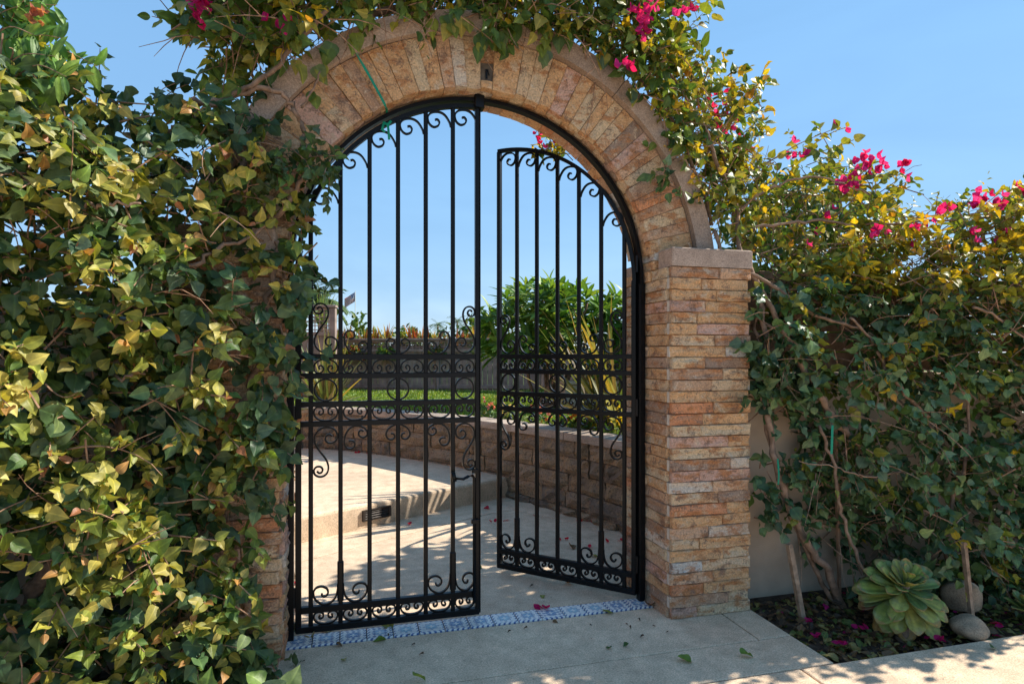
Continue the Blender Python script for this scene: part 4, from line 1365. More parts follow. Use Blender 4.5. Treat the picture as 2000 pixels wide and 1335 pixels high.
def mound(name, c, rad, n, label, cat, cols, kind, size, seed, group=None, parts=40, up=0.6, stem=True):
    fo = Foliage(kind, seed)
    r = fo.r
    root = empty(name, c, 0, label, cat, group)
    for _ in range(n):
        d = unit(r.normal(0, 1, 3)); d[2] = abs(d[2])
        p = np.array(c) + d * np.array(rad) * r.uniform(0.45, 1.0) ** 0.5 * (1 + 0.15 * math.sin(d[0] * 7 + seed) + 0.1 * math.sin(d[1] * 9))
        fo.leaf(p, unit(d * 0.5 + r.normal(0, .5, 3) + np.array((0, 0, up * 0.3))), d + np.array((0, -.1, up)) + r.normal(0, .4, 3), r.uniform(*size), np.array(cols[r.randint(len(cols))]) * r.uniform(.75, 1.2))
    fo.build(root, 'leaf_o', 'leaf_a', parts)
    if stem: MB().tube([(0, 0, -0.05), (0.02, 0, rad[2] * 0.6)], [0.03, 0.015], 6).build('stem', M['bark'], root)
    return root
BROM = [(0.33, 0.10, 0.04), (0.40, 0.18, 0.05), (0.16, 0.18, 0.05), (0.26, 0.06, 0.04), (0.40, 0.30, 0.08)]
ORD = 'first second third fourth fifth sixth seventh eighth ninth tenth eleventh twelfth thirteenth fourteenth fifteenth sixteenth last'.split()
for k in range(17):   # red and yellow plants along the top of the back fence
    p = FA + (FB - FA) * (0.26 + 0.044 * k)
    blade_plant('bromeliad', (p[0] + 0.08, p[1] + 0.22, 1.50 + rs.uniform(-.05, .10)), 30, (0.18, 0.38), (0.03, 0.055), ORD[k] + (' bromeliad' if k % 3 else ' and greener bromeliad') + ' from the trellis end in the row above the lawn fence', 'bromeliad', BROM if k % 3 else [(0.14, 0.2, 0.05), (0.36, 0.28, 0.06), (0.30, 0.12, 0.04)], 0.7, 200 + k, None, 'bromeliads along the fence top', 0.5, segs=4)
tr = MB().cbox(0, 4.6, 0.12, 0.36, 1.26 - LZ, 1.50 - LZ, 0.01).build('planter_trough', M['fence'], None, loc=(*(FA + (FB - FA) * 0.22), LZ), rot=(0, 0, math.atan2(FB[1] - FA[1], FB[0] - FA[0])))
for x in (0.1, 1.5, 3.0, 4.5): MB().box(x - 0.04, x + 0.04, 0.20, 0.28, 0, 1.2599 - LZ).build('leg', M['fence'], tr)
tag(tr, 'long grey planter trough raised behind the lawn fence holding bromeliads', 'planter')
LOWG = [(0.05, 0.11, 0.03), (0.09, 0.16, 0.04), (0.14, 0.18, 0.04)]
for k, (x, y, d, s, cs, lb) in enumerate((
        (755, 688, 9.0, 0.17, LOWG, 'dark leafy low plant standing before the lawn fence at mid gate'),
        (850, 686, 8.8, 0.17, BROM + LOWG + LOWG, 'reddish leafy low plant before the lawn fence near the free gate edge'),
        (690, 690, 8.6, 0.2, BROM + LOWG, 'orange and red leafy plant beside the bronze flax clump'))):
    p = atD(x, y, d)
    Yf = FA[1] + (FB[1] - FA[1]) * (p[0] - FA[0]) / (FB[0] - FA[0]) - 0.20
    p = atY(x, y, Yf)
    mound('border_plant', (p[0], p[1], p[2] - 0.10), (s * 1.2, 0.13, s), 260, lb, 'plant', cs, 'boug', (0.05, 0.09), 300 + k, 'low plants before the fence', 60, stem=False)
    bp = bpy.data.objects['border_plant' if k == 0 else 'border_plant.%03d' % k]
    MB().tube([(0.02, 0, LZ - p[2] + 0.08), (0, 0, -0.2), (0, 0, 0.1)], [0.014, 0.011, 0.006], 6).build('stem', M['bark'], bp)
FLW = [((0.62, 0.45, 0.03), 'yellow'), ((0.60, 0.20, 0.03), 'orange'), ((0.55, 0.20, 0.22), 'pink'), ((0.60, 0.48, 0.30), 'cream'), ((0.55, 0.12, 0.05), 'red orange'), ((0.6, 0.4, 0.05), 'golden')]
for k, (x, col, cn) in enumerate(((905, 2, 'pink blossoms beside the free edge of the closed gate leaf'), (958, 3, 'cream blossoms between the two gate leaves'), (1030, 2, 'pink blossoms seen through the first gap of the open gate leaf'), (1065, 1, 'orange blossoms seen through the open gate leaf'), (1100, 4, 'red orange blossoms at the middle of the open gate leaf'), (1125, 5, 'golden blossoms right of the orange ones'), (1190, 0, 'yellow blossoms near the flax clump'))):
    ybase = 812 + (x - 905) * 0.10
    p = atZ(x, ybase, 0.70)
    a = on_wall(0); dmin = WL[np.argmin(np.linalg.norm(WL - p[:2], axis=1))]
    away = unit(p[:2] - dmin) if np.linalg.norm(p[:2] - dmin) > 1e-6 else np.array((0.8, 0.6))
    if np.dot(away, (0.6, 0.8)) < 0: away = -away
    q = dmin + away * 0.30
    fl = mound('bedding_flower', (q[0], q[1], LZ), (0.15, 0.13, 0.11), 60, 'low clump of ' + cn, 'flowers', LOWG, 'boug', (0.04, 0.07), 320 + k, 'bedding flowers along the wall', 25, stem=False)
    rr = np.random.RandomState(400 + k)
    bloom(fl, np.array((q[0], q[1], LZ + 0.12)), rr, 16, 0.06, (0.02, 0.035), [FLW[col][0]])
# dark shrubs and greenery beyond the fence
for k, (x, y, d, rx, rz, lb) in enumerate(((925, 640, 13.0, 0.75, 0.55, 'dark green bush beyond the lawn fence next to the plumeria'), (700, 640, 13.5, 0.6, 0.45, 'olive bush beyond the lawn fence under the flag'),
                                           (805, 655, 26, 1.6, 0.6, 'low distant hedge seen over the middle of the lawn fence'))):
    p = atD(x, y, d)
    mound('far_bush', (p[0], p[1], 0.9 if d < 20 else 0.7), (rx, 0.6, p[2] - (0.9 if d < 20 else 0.7) + rz * 0.4), 650, lb, 'bush', LOWG, 'boug', (0.08, 0.16) if d < 20 else (0.15, 0.3), 340 + k, 'bushes beyond the fence', 0)
# unseen shrub added behind the right-hand wall to keep the sun off the courtyard
bs = empty('shade_shrub', (2.75, 1.05, LZ), 0, 'unseen tall leafy shrub added behind the stone pillar to shade the courtyard', 'shrub')
fo = Foliage('boug', 71); r = fo.r
for _ in range(1700):
    d = unit(r.normal(0, 1, 3)) * r.uniform(0.35, 1.0) ** 0.5
    p = np.array((2.75, 1.0, 1.72)) + d * np.array((0.75, 0.62, 1.05))
    fo.leaf(p, r.normal(0, 1, 3), d + SUNV * .4 + r.normal(0, .5, 3), r.uniform(0.07, 0.12), np.array(LOWG[r.randint(3)]))
fo.build(bs, 'leaf_o', 'leaf_a', 60)
MB().tube([(0, 0, -0.02), (0.03, 0.02, 0.5), (-0.05, 0, 1.1)], [0.05, 0.04, 0.02], 7).build('trunk', M['bark'], bs, True)
#@@WALLS
# ================================================================== SIDE WALLS
gwl = MB().cbox(-6.5, -XO - 0.004, -0.06, 0.14, -0.05, 1.52, 0.01).build('side_wall', M['stucco'])
tag(gwl, 'plain stucco wall mostly buried under the thick hedge beside the closed leaf', 'wall')
gwr = empty('side_wall', (XO + 0.004, -0.10, 0), 0, 'low beige stucco wall behind the vine trunks at the bare pillar', 'wall')
MB().cbox(0, 5.5, 0, 0.20, -0.06, 1.16, 0.012).build('wall', M['stucco'], gwr)
MB().cbox(-0.001, 5.5, -0.02, 0.22, 1.162, 1.20, 0.008).build('cap', M['stucco'], gwr)
bfe = empty('board_fence', (XO + 0.03, 0.02, 1.20), 0, 'brown horizontal board fence standing on the stucco wall behind the vines', 'fence')
for k in range(5):
    MB().cbox(0, 5.4, -0.012, 0.012, 0.01 + k * 0.115, 0.118 + k * 0.115, 0.003).build('board', M['brownwood'], bfe)
for k in range(5):
    MB().cbox(0.05 + k * 1.3, 0.12 + k * 1.3, 0.013, 0.06, 0.0, 0.60, 0.004).build('post', M['brownwood'], bfe)

# ================================================================== HEDGE AND VINES
def lerp(x, xs, ys): return np.interp(x, xs, ys)
def bumps(x, y, s): return 0.06 * np.sin(x / 61 + s) * np.sin(y / 73 + 1.3 * s) + 0.05 * np.sin(x / 113 - y / 97 + s * 2) + 0.035 * np.sin(x / 31 + y / 43 + s)
def yf_left(x, y):
    b = lerp(x, [-700, 0, 250, 430, 560, 660], [-0.86, -0.74, -0.60, -0.44, -0.30, -0.20])
    top = np.clip((300 - y) / 200, 0, 1)
    return b + bumps(x, y, 0.7) * np.clip((640 - x) / 250, 0.15, 1) + top * 0.22 + 0.10 * np.clip((y - 1000) / 300, 0, 1) * 0
def yf_right(x, y):
    b = lerp(x, [1440, 1500, 1650, 1850, 2000, 2700], [-0.20, -0.26, -0.36, -0.48, -0.52, -0.60])
    top = np.clip((560 - y) / 250, 0, 1)
    return b + bumps(x, y, 2.1) * 0.9 + top * 0.30
def starts(r, poly, n, yf, thick, holes=(), power=1.0, keep=None):
    q = sample_poly(r, poly, n, holes, keep)
    Y = yf(q[:, 0], q[:, 1]) + thick * r.uniform(0, 1, n) ** power
    return [atY(a, b, c) for (a, b), c in zip(q, Y)]

LEFT = [(-620, 120), (-200, 100), (0, 112), (60, 118), (130, 135), (180, 185), (260, 190), (330, 210), (420, 200), (495, 198), (530, 225), (535, 270), (560, 320), (590, 350), (605, 385),
        (582, 430), (612, 470), (596, 520), (578, 590), (572, 680), (562, 760), (558, 850), (540, 930), (520, 1000), (508, 1080), (522, 1170), (505, 1235), (440, 1290), (420, 1420), (-620, 1500)]
HOLE_L = [[(-40, 1060), (60, 1050), (110, 1080), (120, 1130), (70, 1180), (-40, 1190)], [(560, 690), (600, 690), (580, 900), (545, 890)], [(400, 640), (440, 620), (455, 680), (410, 700)]]
hl = empty('bougainvillea_hedge', (-1.6, -0.35, 0), 0, 'thick bougainvillea hedge with yellow and orange young leaves covering the pillar beside the closed leaf', 'hedge')
fo = Foliage('boug', 81); tw = MB()
OUTL = (0.30, -1.0, 0.25)
grow(fo, tw, starts(fo.r, LEFT, 900, yf_left, 0.14, HOLE_L), OUTL, (0.07, 0.16), (5, 8), (0.036, 0.062), BOUG, (.16, .22, .25, .23, .14), 0.68, YOUNG, 0.75, 0.30, (0.45, -1, 0.35))
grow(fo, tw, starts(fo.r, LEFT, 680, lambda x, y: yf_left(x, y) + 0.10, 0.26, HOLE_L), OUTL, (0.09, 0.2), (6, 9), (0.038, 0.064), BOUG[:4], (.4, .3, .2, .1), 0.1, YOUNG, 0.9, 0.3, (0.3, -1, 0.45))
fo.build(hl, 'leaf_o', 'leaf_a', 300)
random_twigs(tw, fo.r, [p for p in starts(fo.r, LEFT, 150, yf_left, 0.25) if to_px(p)[0] < 470], OUTL, (0.15, 0.4), 0.0022)
o = tw.build('twig', M['twig'], hl, loc=-np.array(hl.location)); o['kind'] = 'stuff'
for k, (L, Ys, r0, r1) in enumerate((
        ([(55, 1200), (95, 1120), (150, 1040), (210, 900), (250, 760)], (-0.45, -0.45, -0.42, -0.35, -0.30), 0.034, 0.02),
        ([(30, 1230), (90, 1180), (160, 1120), (260, 1060)], (-0.50, -0.50, -0.44, -0.38), 0.022, 0.012),
        ([(85, 1090), (100, 1010), (130, 900)], (-0.42, -0.40, -0.36), 0.015, 0.010),
        ([(255, 760), (270, 690), (262, 600), (280, 500), (300, 420)], (-0.30, -0.32, -0.36, -0.36, -0.34), 0.019, 0.011),
        ([(140, 640), (165, 575), (190, 560), (240, 600)], (-0.40, -0.46, -0.44, -0.36), 0.010, 0.006),
        ([(130, 650), (150, 600), (172, 570)], (-0.36, -0.45, -0.5), 0.011, 0.008),
        ([(310, 560), (340, 540), (400, 500), (470, 470), (520, 440)], (-0.42, -0.44, -0.42, -0.36, -0.30), 0.010, 0.006),
        ([(160, 405), (215, 400), (275, 397)], (-0.68, -0.72, -0.70), 0.007, 0.004),
        ([(225, 735), (250, 735), (280, 730), (300, 700)], (-0.50, -0.55, -0.52, -0.45), 0.006, 0.004),
        ([(440, 900), (470, 800), (500, 700), (530, 560), (540, 470)], (-0.25, -0.25, -0.24, -0.23, -0.22), 0.014, 0.010),
        ([(400, 460), (430, 380), (470, 300), (520, 240)], (-0.30, -0.26, -0.22, -0.20), 0.014, 0.010))):
    branch(hl, [atY(a, b, y) for (a, b), y in zip(L, Ys)], r0, r1, seed=500 + k)

iv = empty('ivy', (-1.5, -0.30, 0), 0, 'dark green ivy threaded through the hedge beside the closed gate leaf', 'ivy')
fo = Foliage('ivy', 83); tw = MB()
grow(fo, tw, starts(fo.r, LEFT, 480, lambda x, y: yf_left(x, y) + 0.03, 0.15, HOLE_L), OUTL, (0.08, 0.18), (4, 7), (0.042, 0.074), IVY, (.12, .22, .26, .2, .2), 0.0, YOUNG, 0.8, 0.45, (0.3, -1, 0.3))
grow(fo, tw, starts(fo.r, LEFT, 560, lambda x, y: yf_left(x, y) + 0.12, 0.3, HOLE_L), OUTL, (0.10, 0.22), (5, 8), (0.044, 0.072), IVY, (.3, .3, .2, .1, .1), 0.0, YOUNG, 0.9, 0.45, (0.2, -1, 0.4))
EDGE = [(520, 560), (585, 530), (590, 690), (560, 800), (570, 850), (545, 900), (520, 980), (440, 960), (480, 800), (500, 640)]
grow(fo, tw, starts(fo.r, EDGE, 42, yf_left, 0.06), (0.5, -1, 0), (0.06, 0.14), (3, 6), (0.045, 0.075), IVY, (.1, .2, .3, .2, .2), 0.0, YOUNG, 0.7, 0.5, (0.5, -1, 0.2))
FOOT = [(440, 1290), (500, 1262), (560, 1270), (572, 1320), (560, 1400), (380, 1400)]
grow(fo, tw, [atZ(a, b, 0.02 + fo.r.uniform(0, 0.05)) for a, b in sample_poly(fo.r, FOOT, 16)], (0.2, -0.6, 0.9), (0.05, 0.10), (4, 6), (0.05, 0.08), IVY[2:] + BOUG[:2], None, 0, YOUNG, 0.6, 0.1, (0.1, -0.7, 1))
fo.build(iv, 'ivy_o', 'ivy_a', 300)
o = tw.build('twig', M['twig'], iv, loc=-np.array(iv.location)); o['kind'] = 'stuff'
MB().tube([(-.1, .12, 0), (0, 0.1, 0.5), (0.1, .12, 1.1)], [0.02, .016, .01], 7).build('stem', M['bark'], iv, True)

# fine jasmine spray where hedge meets the arch
js = empty('jasmine', (-0.95, -0.2, 1.7), 0, 'small leaved climber spilling over the stone where hedge meets arch', 'climber')
fo = Foliage('boug', 85); tw = MB()
JAS = [(560, 280), (610, 270), (645, 310), (655, 350), (630, 372), (600, 360), (560, 350), (520, 330), (510, 290)]
grow(fo, tw, starts(fo.r, JAS, 30, lambda x, y: -0.26 + 0 * x, 0.10), (0.6, -1, -0.1), (0.08, 0.16), (6, 9), (0.028, 0.05), IVY[1:4] + BOUG[:2], None, 0, YOUNG, 0.7, 0.5, (0.4, -1, 0.3))
fo.build(js, 'ivy_o', 'ivy_a', 150)
o = tw.build('twig', M['twig'], js, loc=-np.array(js.location)); o['kind'] = 'stuff'

# vine lying over the arch
TOP = [(345, 40), (350, 70), (375, 90), (410, 150), (440, 170), (480, 165), (525, 118), (580, 70), (640, 52), (690, 38), (790, 30), (850, 32), (905, 35), (925, 58), (965, 62), (1000, 48), (1060, 85), (1110, 78), (1180, 105), (1225, 140),
       (1250, 175), (1290, 160), (1330, 120), (1345, 60), (1345, -40), (1300, -130), (1000, -190), (650, -170), (430, -120), (375, -30)]
ta = empty('bougainvillea', (0.2, 0.05, 2.92), 0, 'bougainvillea with magenta flowers lying over the crown of the stone arch', 'vine')
fo = Foliage('boug', 91); tw = MB()
yt = lambda x, y: lerp(x, [350, 600, 900, 1200, 1350], [-0.22, -0.20, -0.24, -0.22, -0.15]) + bumps(x, y, 3.3) * 0.7
holes_t = [[(600, 5), (650, -10), (660, 35), (615, 45)], [(350, 90), (400, 60), (420, 140)]]
grow(fo, tw, starts(fo.r, TOP, 330, yt, 0.22, holes_t), (0.1, -0.8, 0.25), (0.10, 0.22), (6, 9), (0.042, 0.075), BOUG, (.34, .28, .2, .12, .06), 0.10, GOLD, 0.9, 0.35, (0.1, -0.8, 0.5))
grow(fo, tw, starts(fo.r, TOP, 420, lambda x, y: yt(x, y) + 0.2, 0.35, holes_t), (0, -0.2, 0.7), (0.12, 0.25), (6, 9), (0.05, 0.08), BOUG, None, 0.1, GOLD, 1.0, 0.3, (0, -0.5, 0.9))
DRAPE = [(530, 120), (600, 60), (690, 40), (800, 30), (920, 30), (1060, 60), (1180, 100), (1250, 170), (1300, 230), (1330, 300), (1370, 300), (1330, 160), (1240, 60), (1000, -20), (800, -20), (600, 10), (500, 90)]
grow(fo, tw, starts(fo.r, DRAPE, 150, lambda x, y: -0.20 + 0 * x, 0.05), (0.0, -0.6, -0.1), (0.07, 0.16), (5, 8), (0.04, 0.07), BOUG, (.36, .28, .2, .1, .06), 0.12, GOLD, 0.8, 0.5, (0.1, -0.8, 0.5))
# single leaves hanging over the coping
HANG = [(625, 130), (610, 185), (650, 95), (575, 85), (545, 130), (690, 75), (870, 40), (885, 52), (905, 40), (940, 70), (935, 90), (1055, 95), (1065, 110), (1100, 85), (1180, 120), (1240, 185), (1000, 60), (975, 68)]
for x, y in HANG:
    for _ in range(2):
        p = atY(x + fo.r.uniform(-8, 8), y + fo.r.uniform(-14, 4), -0.185)
        fo.leaf(p, (fo.r.normal(0, .35), -0.1, -1), (fo.r.normal(0, .3), -1, 0.25), fo.r.uniform(0.06, 0.085), np.array((BOUG + IVY[2:])[fo.r.randint(8)]), 1.05)
fo.build(ta, 'leaf_o', 'leaf_a', 300)
TOPT = [(345, 40), (500, 160), (640, 80), (850, 20), (1060, 70), (1240, 140), (1340, 60), (1340, -40), (430, -90)]
random_twigs(tw, fo.r, starts(fo.r, TOPT, 170, yt, 0.3), (0.1, -0.4, 0.2), (0.2, 0.5), 0.0022)
o = tw.build('twig', M['twig'], ta, loc=-np.array(ta.location)); o['kind'] = 'stuff'
for k, (L, Y, r0, r1) in enumerate((
        ([(375, 196), (420, 203), (470, 180), (530, 140), (560, 105), (600, 60), (640, 20)], -0.22, 0.011, 0.009),
        ([(385, 205), (450, 192), (500, 173), (545, 180), (568, 205), (588, 240), (592, 290), (580, 320)], -0.21, 0.012, 0.009),
        ([(590, 210), (612, 175), (625, 140)], -0.20, 0.007, 0.004),
        ([(315, 262), (340, 250), (390, 225), (410, 205)], -0.32, 0.007, 0.004),
        ([(480, 480), (530, 430), (570, 390), (592, 330), (590, 290)], -0.21, 0.013, 0.010),
        ([(700, 35), (780, 15), (880, -10), (1000, 10), (1100, 55), (1200, 120)], -0.05, 0.016, 0.011))):
    branch(ta, [atY(a, b, Y) for a, b in L], r0, r1, seed=520 + k, wob=0.004)
for x, y, n in ((400, 20, 9), (408, 42, 6), (385, 5, 6), (545, 42, 5), (1245, 30, 7), (1252, 50, 7), (1228, 125, 4), (1328, 35, 3), (1270, 20, 4), (640, 5, 3)):
    bloom(ta, atY(x, y, -0.29), fo.r, n, 0.03)

# bougainvillea rising beside the bare pillar and spreading along the wall
UP = [(1245, 150), (1290, 130), (1325, 100), (1340, 150), (1400, 160), (1440, 175), (1478, 178), (1440, 215), (1450, 250), (1500, 275), (1545, 290), (1590, 270), (1635, 250), (1600, 300), (1690, 318), (1770, 345), (1788, 372), (1755, 402), (1810, 398), (1850, 385), (1905, 385),
      (1960, 365), (2000, 345), (2300, 330), (2700, 330), (2700, 640), (2000, 640), (1700, 600), (1530, 560), (1475, 500), (1400, 440), (1345, 330), (1300, 240)]
LOW = [(1470, 560), (1530, 540), (1700, 570), (2000, 560), (2700, 560), (2700, 1150), (2000, 1150), (1900, 1150), (1840, 1135), (1700, 1105), (1640, 1100), (1580, 1060), (1490, 1040), (1480, 960), (1500, 800), (1460, 760), (1462, 660)]
HOLE_R = [[(1600, 740), (1660, 745), (1700, 775), (1750, 815), (1690, 840), (1610, 825)], [(1490, 850), (1540, 880), (1535, 1040), (1485, 1150)], [(1590, 620), (1660, 620), (1690, 680), (1600, 690)]]
bv = empty('bougainvillea', (1.75, -0.2, 0), 0, 'sprawling bougainvillea with golden leaves and magenta flowers beside the bare stone pillar', 'vine')
fo = Foliage('boug', 95); tw = MB()
yu = lambda x, y: yf_right(x, y) + 0.05
UPGOLD = lambda x, y: np.clip((x - 1450) / 350, 0.25, 1)
grow(fo, tw, starts(fo.r, UP, 900, yu, 0.40), (-0.05, -0.6, 0.6), (0.08, 0.20), (5, 9), (0.030, 0.060), BOUG, (.13, .22, .25, .24, .16), 0.42, GOLD, 0.95, 0.15, (0.2, -0.7, 0.7))
SHO = [(1240, 180), (1290, 250), (1335, 330), (1370, 430), (1450, 470), (1470, 380), (1420, 300), (1370, 230), (1310, 150)]
grow(fo, tw, starts(fo.r, SHO, 60, lambda x, y: -0.17 + 0 * x, 0.06), (0.2, -0.6, 0.1), (0.06, 0.15), (4, 7), (0.032, 0.058), BOUG, None, 0.25, GOLD, 0.9, 0.35, (0.2, -0.8, 0.5))
CLU = [(1290, 330), (1335, 320), (1350, 370), (1310, 400), (1285, 385)]
grow(fo, tw, starts(fo.r, CLU, 6, lambda x, y: -0.19 + 0 * x, 0.03), (-0.2, -0.8, -0.2), (0.06, 0.1), (4, 6), (0.045, 0.065), IVYR, None, 0, GOLD, 0.7, 0.5, (0, -1, 0.3))
ARM = [(1250, 130), (1300, 60), (1345, 100), (1480, 175), (1450, 260), (1500, 330), (1480, 490), (1400, 440), (1335, 290)]
grow(fo, tw, starts(fo.r, ARM, 170, lambda x, y: -0.06 + 0 * x, 0.22), (0, -0.5, 0.4), (0.08, 0.18), (5, 8), (0.035, 0.062), BOUG, None, 0.35, GOLD, 0.95, 0.15, (0.2, -0.7, 0.7))
MIDR = [(1470, 480), (1600, 470), (1800, 500), (2000, 500), (2600, 500), (2600, 780), (2000, 780), (1850, 740), (1700, 700), (1560, 640), (1475, 600)]
grow(fo, tw, starts(fo.r, MIDR, 330, lambda x, y: yf_right(x, y) + 0.02, 0.3, HOLE_R), (0, -1, 0.3), (0.09, 0.2), (5, 9), (0.036, 0.064), BOUG, None, 0.25, GOLD, 0.9, 0.35, (0.1, -0.8, 0.6))
BAND = [(1560, 480), (1700, 440), (1850, 420), (2000, 400), (2600, 400), (2600, 640), (2000, 640), (1800, 590), (1650, 560)]
grow(fo, tw, starts(fo.r, BAND, 420, lambda x, y: yf_right(x, y) - 0.02, 0.3), (0, -0.8, 0.5), (0.10, 0.22), (6, 9), (0.04, 0.068), BOUG[2:], None, 0.85, GOLD, 0.9, 0.2, (0.2, -0.6, 0.9))
grow(fo, tw, starts(fo.r, LOW, 320, lambda x, y: yf_right(x, y) + 0.05, 0.25, HOLE_R), (0, -1, 0.2), (0.10, 0.22), (5, 8), (0.04, 0.07), BOUG[:4], None, 0.15, GOLD, 0.9, 0.4)
# long shoots against the sky
for (x0, y0), (x1, y1) in (((1380, 300), (1476, 172)), ((1480, 330), (1638, 248)), ((1420, 150), (1460, 130)), ((1300, 100), (1340, 20)), ((1320, 170), (1385, 108)), ((1700, 400), (1785, 350))):
    a, b = atY(x0, y0, -0.05), atY(x1, y1, -0.12)
    tw.tube(spline([a, (a + b) / 2 + (0, 0, 0.02), b], 4), np.linspace(0.004, 0.0015, 9), 5, False)
    for k in range(11):
        p = a + (b - a) * (0.25 + 0.075 * k)
        fo.leaf(p, fo.r.normal(0, 1, 3) + (b - a), fo.r.normal(0, 1, 3) + SUNV, fo.r.uniform(0.035, 0.06), np.array((BOUG + GOLD)[fo.r.randint(9)]))
fo.build(bv, 'leaf_o', 'leaf_a', 300)
UPT = [(1300, 190), (1400, 230), (1480, 320), (1600, 350), (1740, 400), (1900, 430), (2600, 400), (2600, 640), (2000, 640), (1700, 600), (1530, 560), (1475, 500), (1400, 440), (1345, 330)]
random_twigs(tw, fo.r, starts(fo.r, UPT, 420, yu, 0.4), (0.0, -0.4, 0.0), (0.14, 0.36), 0.0021, 0.5)
random_twigs(tw, fo.r, starts(fo.r, LOW, 230, yf_right, 0.3, HOLE_R[:2]), (0.0, -0.7, -0.1), (0.15, 0.45), 0.0022, 0.5)
o = tw.build('twig', M['twig'], bv, loc=-np.array(bv.location)); o['kind'] = 'stuff'
for k, (L, Ys, r0, r1) in enumerate((
        ([(1650, 1195), (1618, 1115), (1580, 1070), (1545, 1000), (1515, 900), (1495, 780), (1492, 640), (1470, 540), (1445, 480), (1438, 400), (1400, 320), (1370, 240), (1300, 130), (1240, 90)], (-0.30, -0.30, -0.30, -0.30, -0.28, -0.26, -0.24, -0.22, -0.16, -0.1, -0.08, -0.06, -0.02, 0.0), 0.021, 0.007),
        ([(1640, 1190), (1598, 1125), (1548, 1010), (1508, 880), (1486, 760), (1478, 640), (1480, 560)], (-0.27, -0.26, -0.26, -0.24, -0.22, -0.21, -0.2), 0.013, 0.010),
        ([(1445, 490), (1480, 560), (1530, 650), (1560, 700), (1600, 770), (1640, 830), (1680, 870)], (-0.22, -0.24, -0.27, -0.30, -0.32, -0.34, -0.36), 0.014, 0.018),
        ([(1660, 620), (1700, 660), (1730, 720), (1770, 770), (1815, 815)], (-0.36, -0.36, -0.38, -0.40, -0.42), 0.006, 0.012),
        ([(1395, 450), (1420, 520), (1480, 540), (1540, 580), (1600, 620), (1680, 640)], (-0.16, -0.22, -0.26, -0.28, -0.30, -0.32), 0.011, 0.008),
        ([(1390, 440), (1360, 340), (1310, 230), (1270, 180), (1230, 130)], (-0.06, -0.05, -0.04, -0.02, 0.0), 0.011, 0.007),
        ([(1440, 400), (1410, 290), (1395, 250), (1360, 190), (1345, 130)], (-0.02, -0.02, -0.02, -0.02, -0.02), 0.008, 0.004),
        ([(1430, 420), (1500, 370), (1560, 350), (1620, 350), (1700, 380)], (-0.06, -0.08, -0.1, -0.12, -0.12), 0.008, 0.004),
        ([(1440, 450), (1520, 440), (1600, 430), (1700, 440), (1850, 430), (2000, 420)], (-0.08, -0.12, -0.16, -0.2, -0.25, -0.3), 0.009, 0.005),
        ([(1705, 1200), (1690, 1120), (1660, 1050), (1640, 980), (1625, 900), (1600, 830)], (-0.40, -0.40, -0.40, -0.38, -0.36, -0.34), 0.010, 0.008),
        ([(1760, 920), (1690, 930), (1640, 915), (1560, 900)], (-0.48, -0.46, -0.44, -0.40), 0.005, 0.003),
        ([(1900, 600), (1950, 620), (2000, 660), (2050, 700)], (-0.5, -0.52, -0.52, -0.5), 0.007, 0.005))):
    branch(bv, [atY(a, b, y) for (a, b), y in zip(L, Ys)], r0, r1, seed=540 + k, wob=0.005)
for x, y, n in ((1412, 232, 8), (1425, 250, 6), (1388, 185, 3), (1440, 170, 2), (1700, 315, 9), (1690, 325, 7), (1755, 325, 6), (1650, 360, 7), (1645, 350, 4), (1385, 290, 5), (1350, 215, 4), (1330, 260, 3), (1585, 465, 3), (1708, 455, 5), (1790, 455, 5), (1920, 385, 7), (1905, 395, 5), (1950, 390, 5), (1968, 455, 6), (1905, 450, 3), (1995, 360, 3),
                (1636, 245, 2), (1540, 300, 3), (1570, 310, 3), (1810, 420, 3), (1850, 405, 3), (1460, 290, 3), (1400, 275, 4), (1620, 410, 2)):
    bloom(bv, atY(x, y, float(yu(np.array(x), np.array(y))) - 0.03), fo.r, n, 0.032)

ir = empty('ivy', (2.3, -0.4, 0), 0, 'dark green ivy hanging down over the low stucco wall above the succulent', 'ivy')
fo = Foliage('ivy', 97); tw = MB()
OUTR = (-0.1, -1, 0.1)
grow(fo, tw, starts(fo.r, LOW, 900, yf_right, 0.16, HOLE_R), OUTR, (0.09, 0.20), (5, 8), (0.036, 0.064), IVYR, (.2, .25, .25, .18, .12), 0.05, BOUG[2:], 0.8, 0.5, (0.0, -1, 0.5))
grow(fo, tw, starts(fo.r, LOW, 600, lambda x, y: yf_right(x, y) + 0.10, 0.25, HOLE_R), OUTR, (0.10, 0.22), (5, 8), (0.04, 0.07), IVYR, (.3, .3, .2, .1, .1), 0.0, YOUNG, 0.9, 0.5, (0.0, -1, 0.4))
CL = [(1460, 680), (1560, 690), (1590, 760), (1540, 800), (1470, 800), (1455, 740)]
grow(fo, tw, starts(fo.r, CL, 34, lambda x, y: -0.30 + 0 * x, 0.1), (-0.2, -1, 0), (0.06, 0.14), (4, 7), (0.045, 0.07), IVY, None, 0, YOUNG, .7, .5, (0, -1, .4))
CL2 = [(1475, 880), (1555, 890), (1580, 960), (1540, 1010), (1480, 1050), (1470, 1000)]
grow(fo, tw, starts(fo.r, CL2, 16, lambda x, y: -0.32 + 0 * x, 0.08), (-0.2, -1, 0), (0.06, 0.12), (3, 6), (0.04, 0.06), IVY[:3], None, 0, YOUNG, .7, .5, (0, -1, .4))
fo.build(ir, 'ivy_o', 'ivy_a', 300)
o = tw.build('twig', M['twig'], ir, loc=-np.array(ir.location)); o['kind'] = 'stuff'
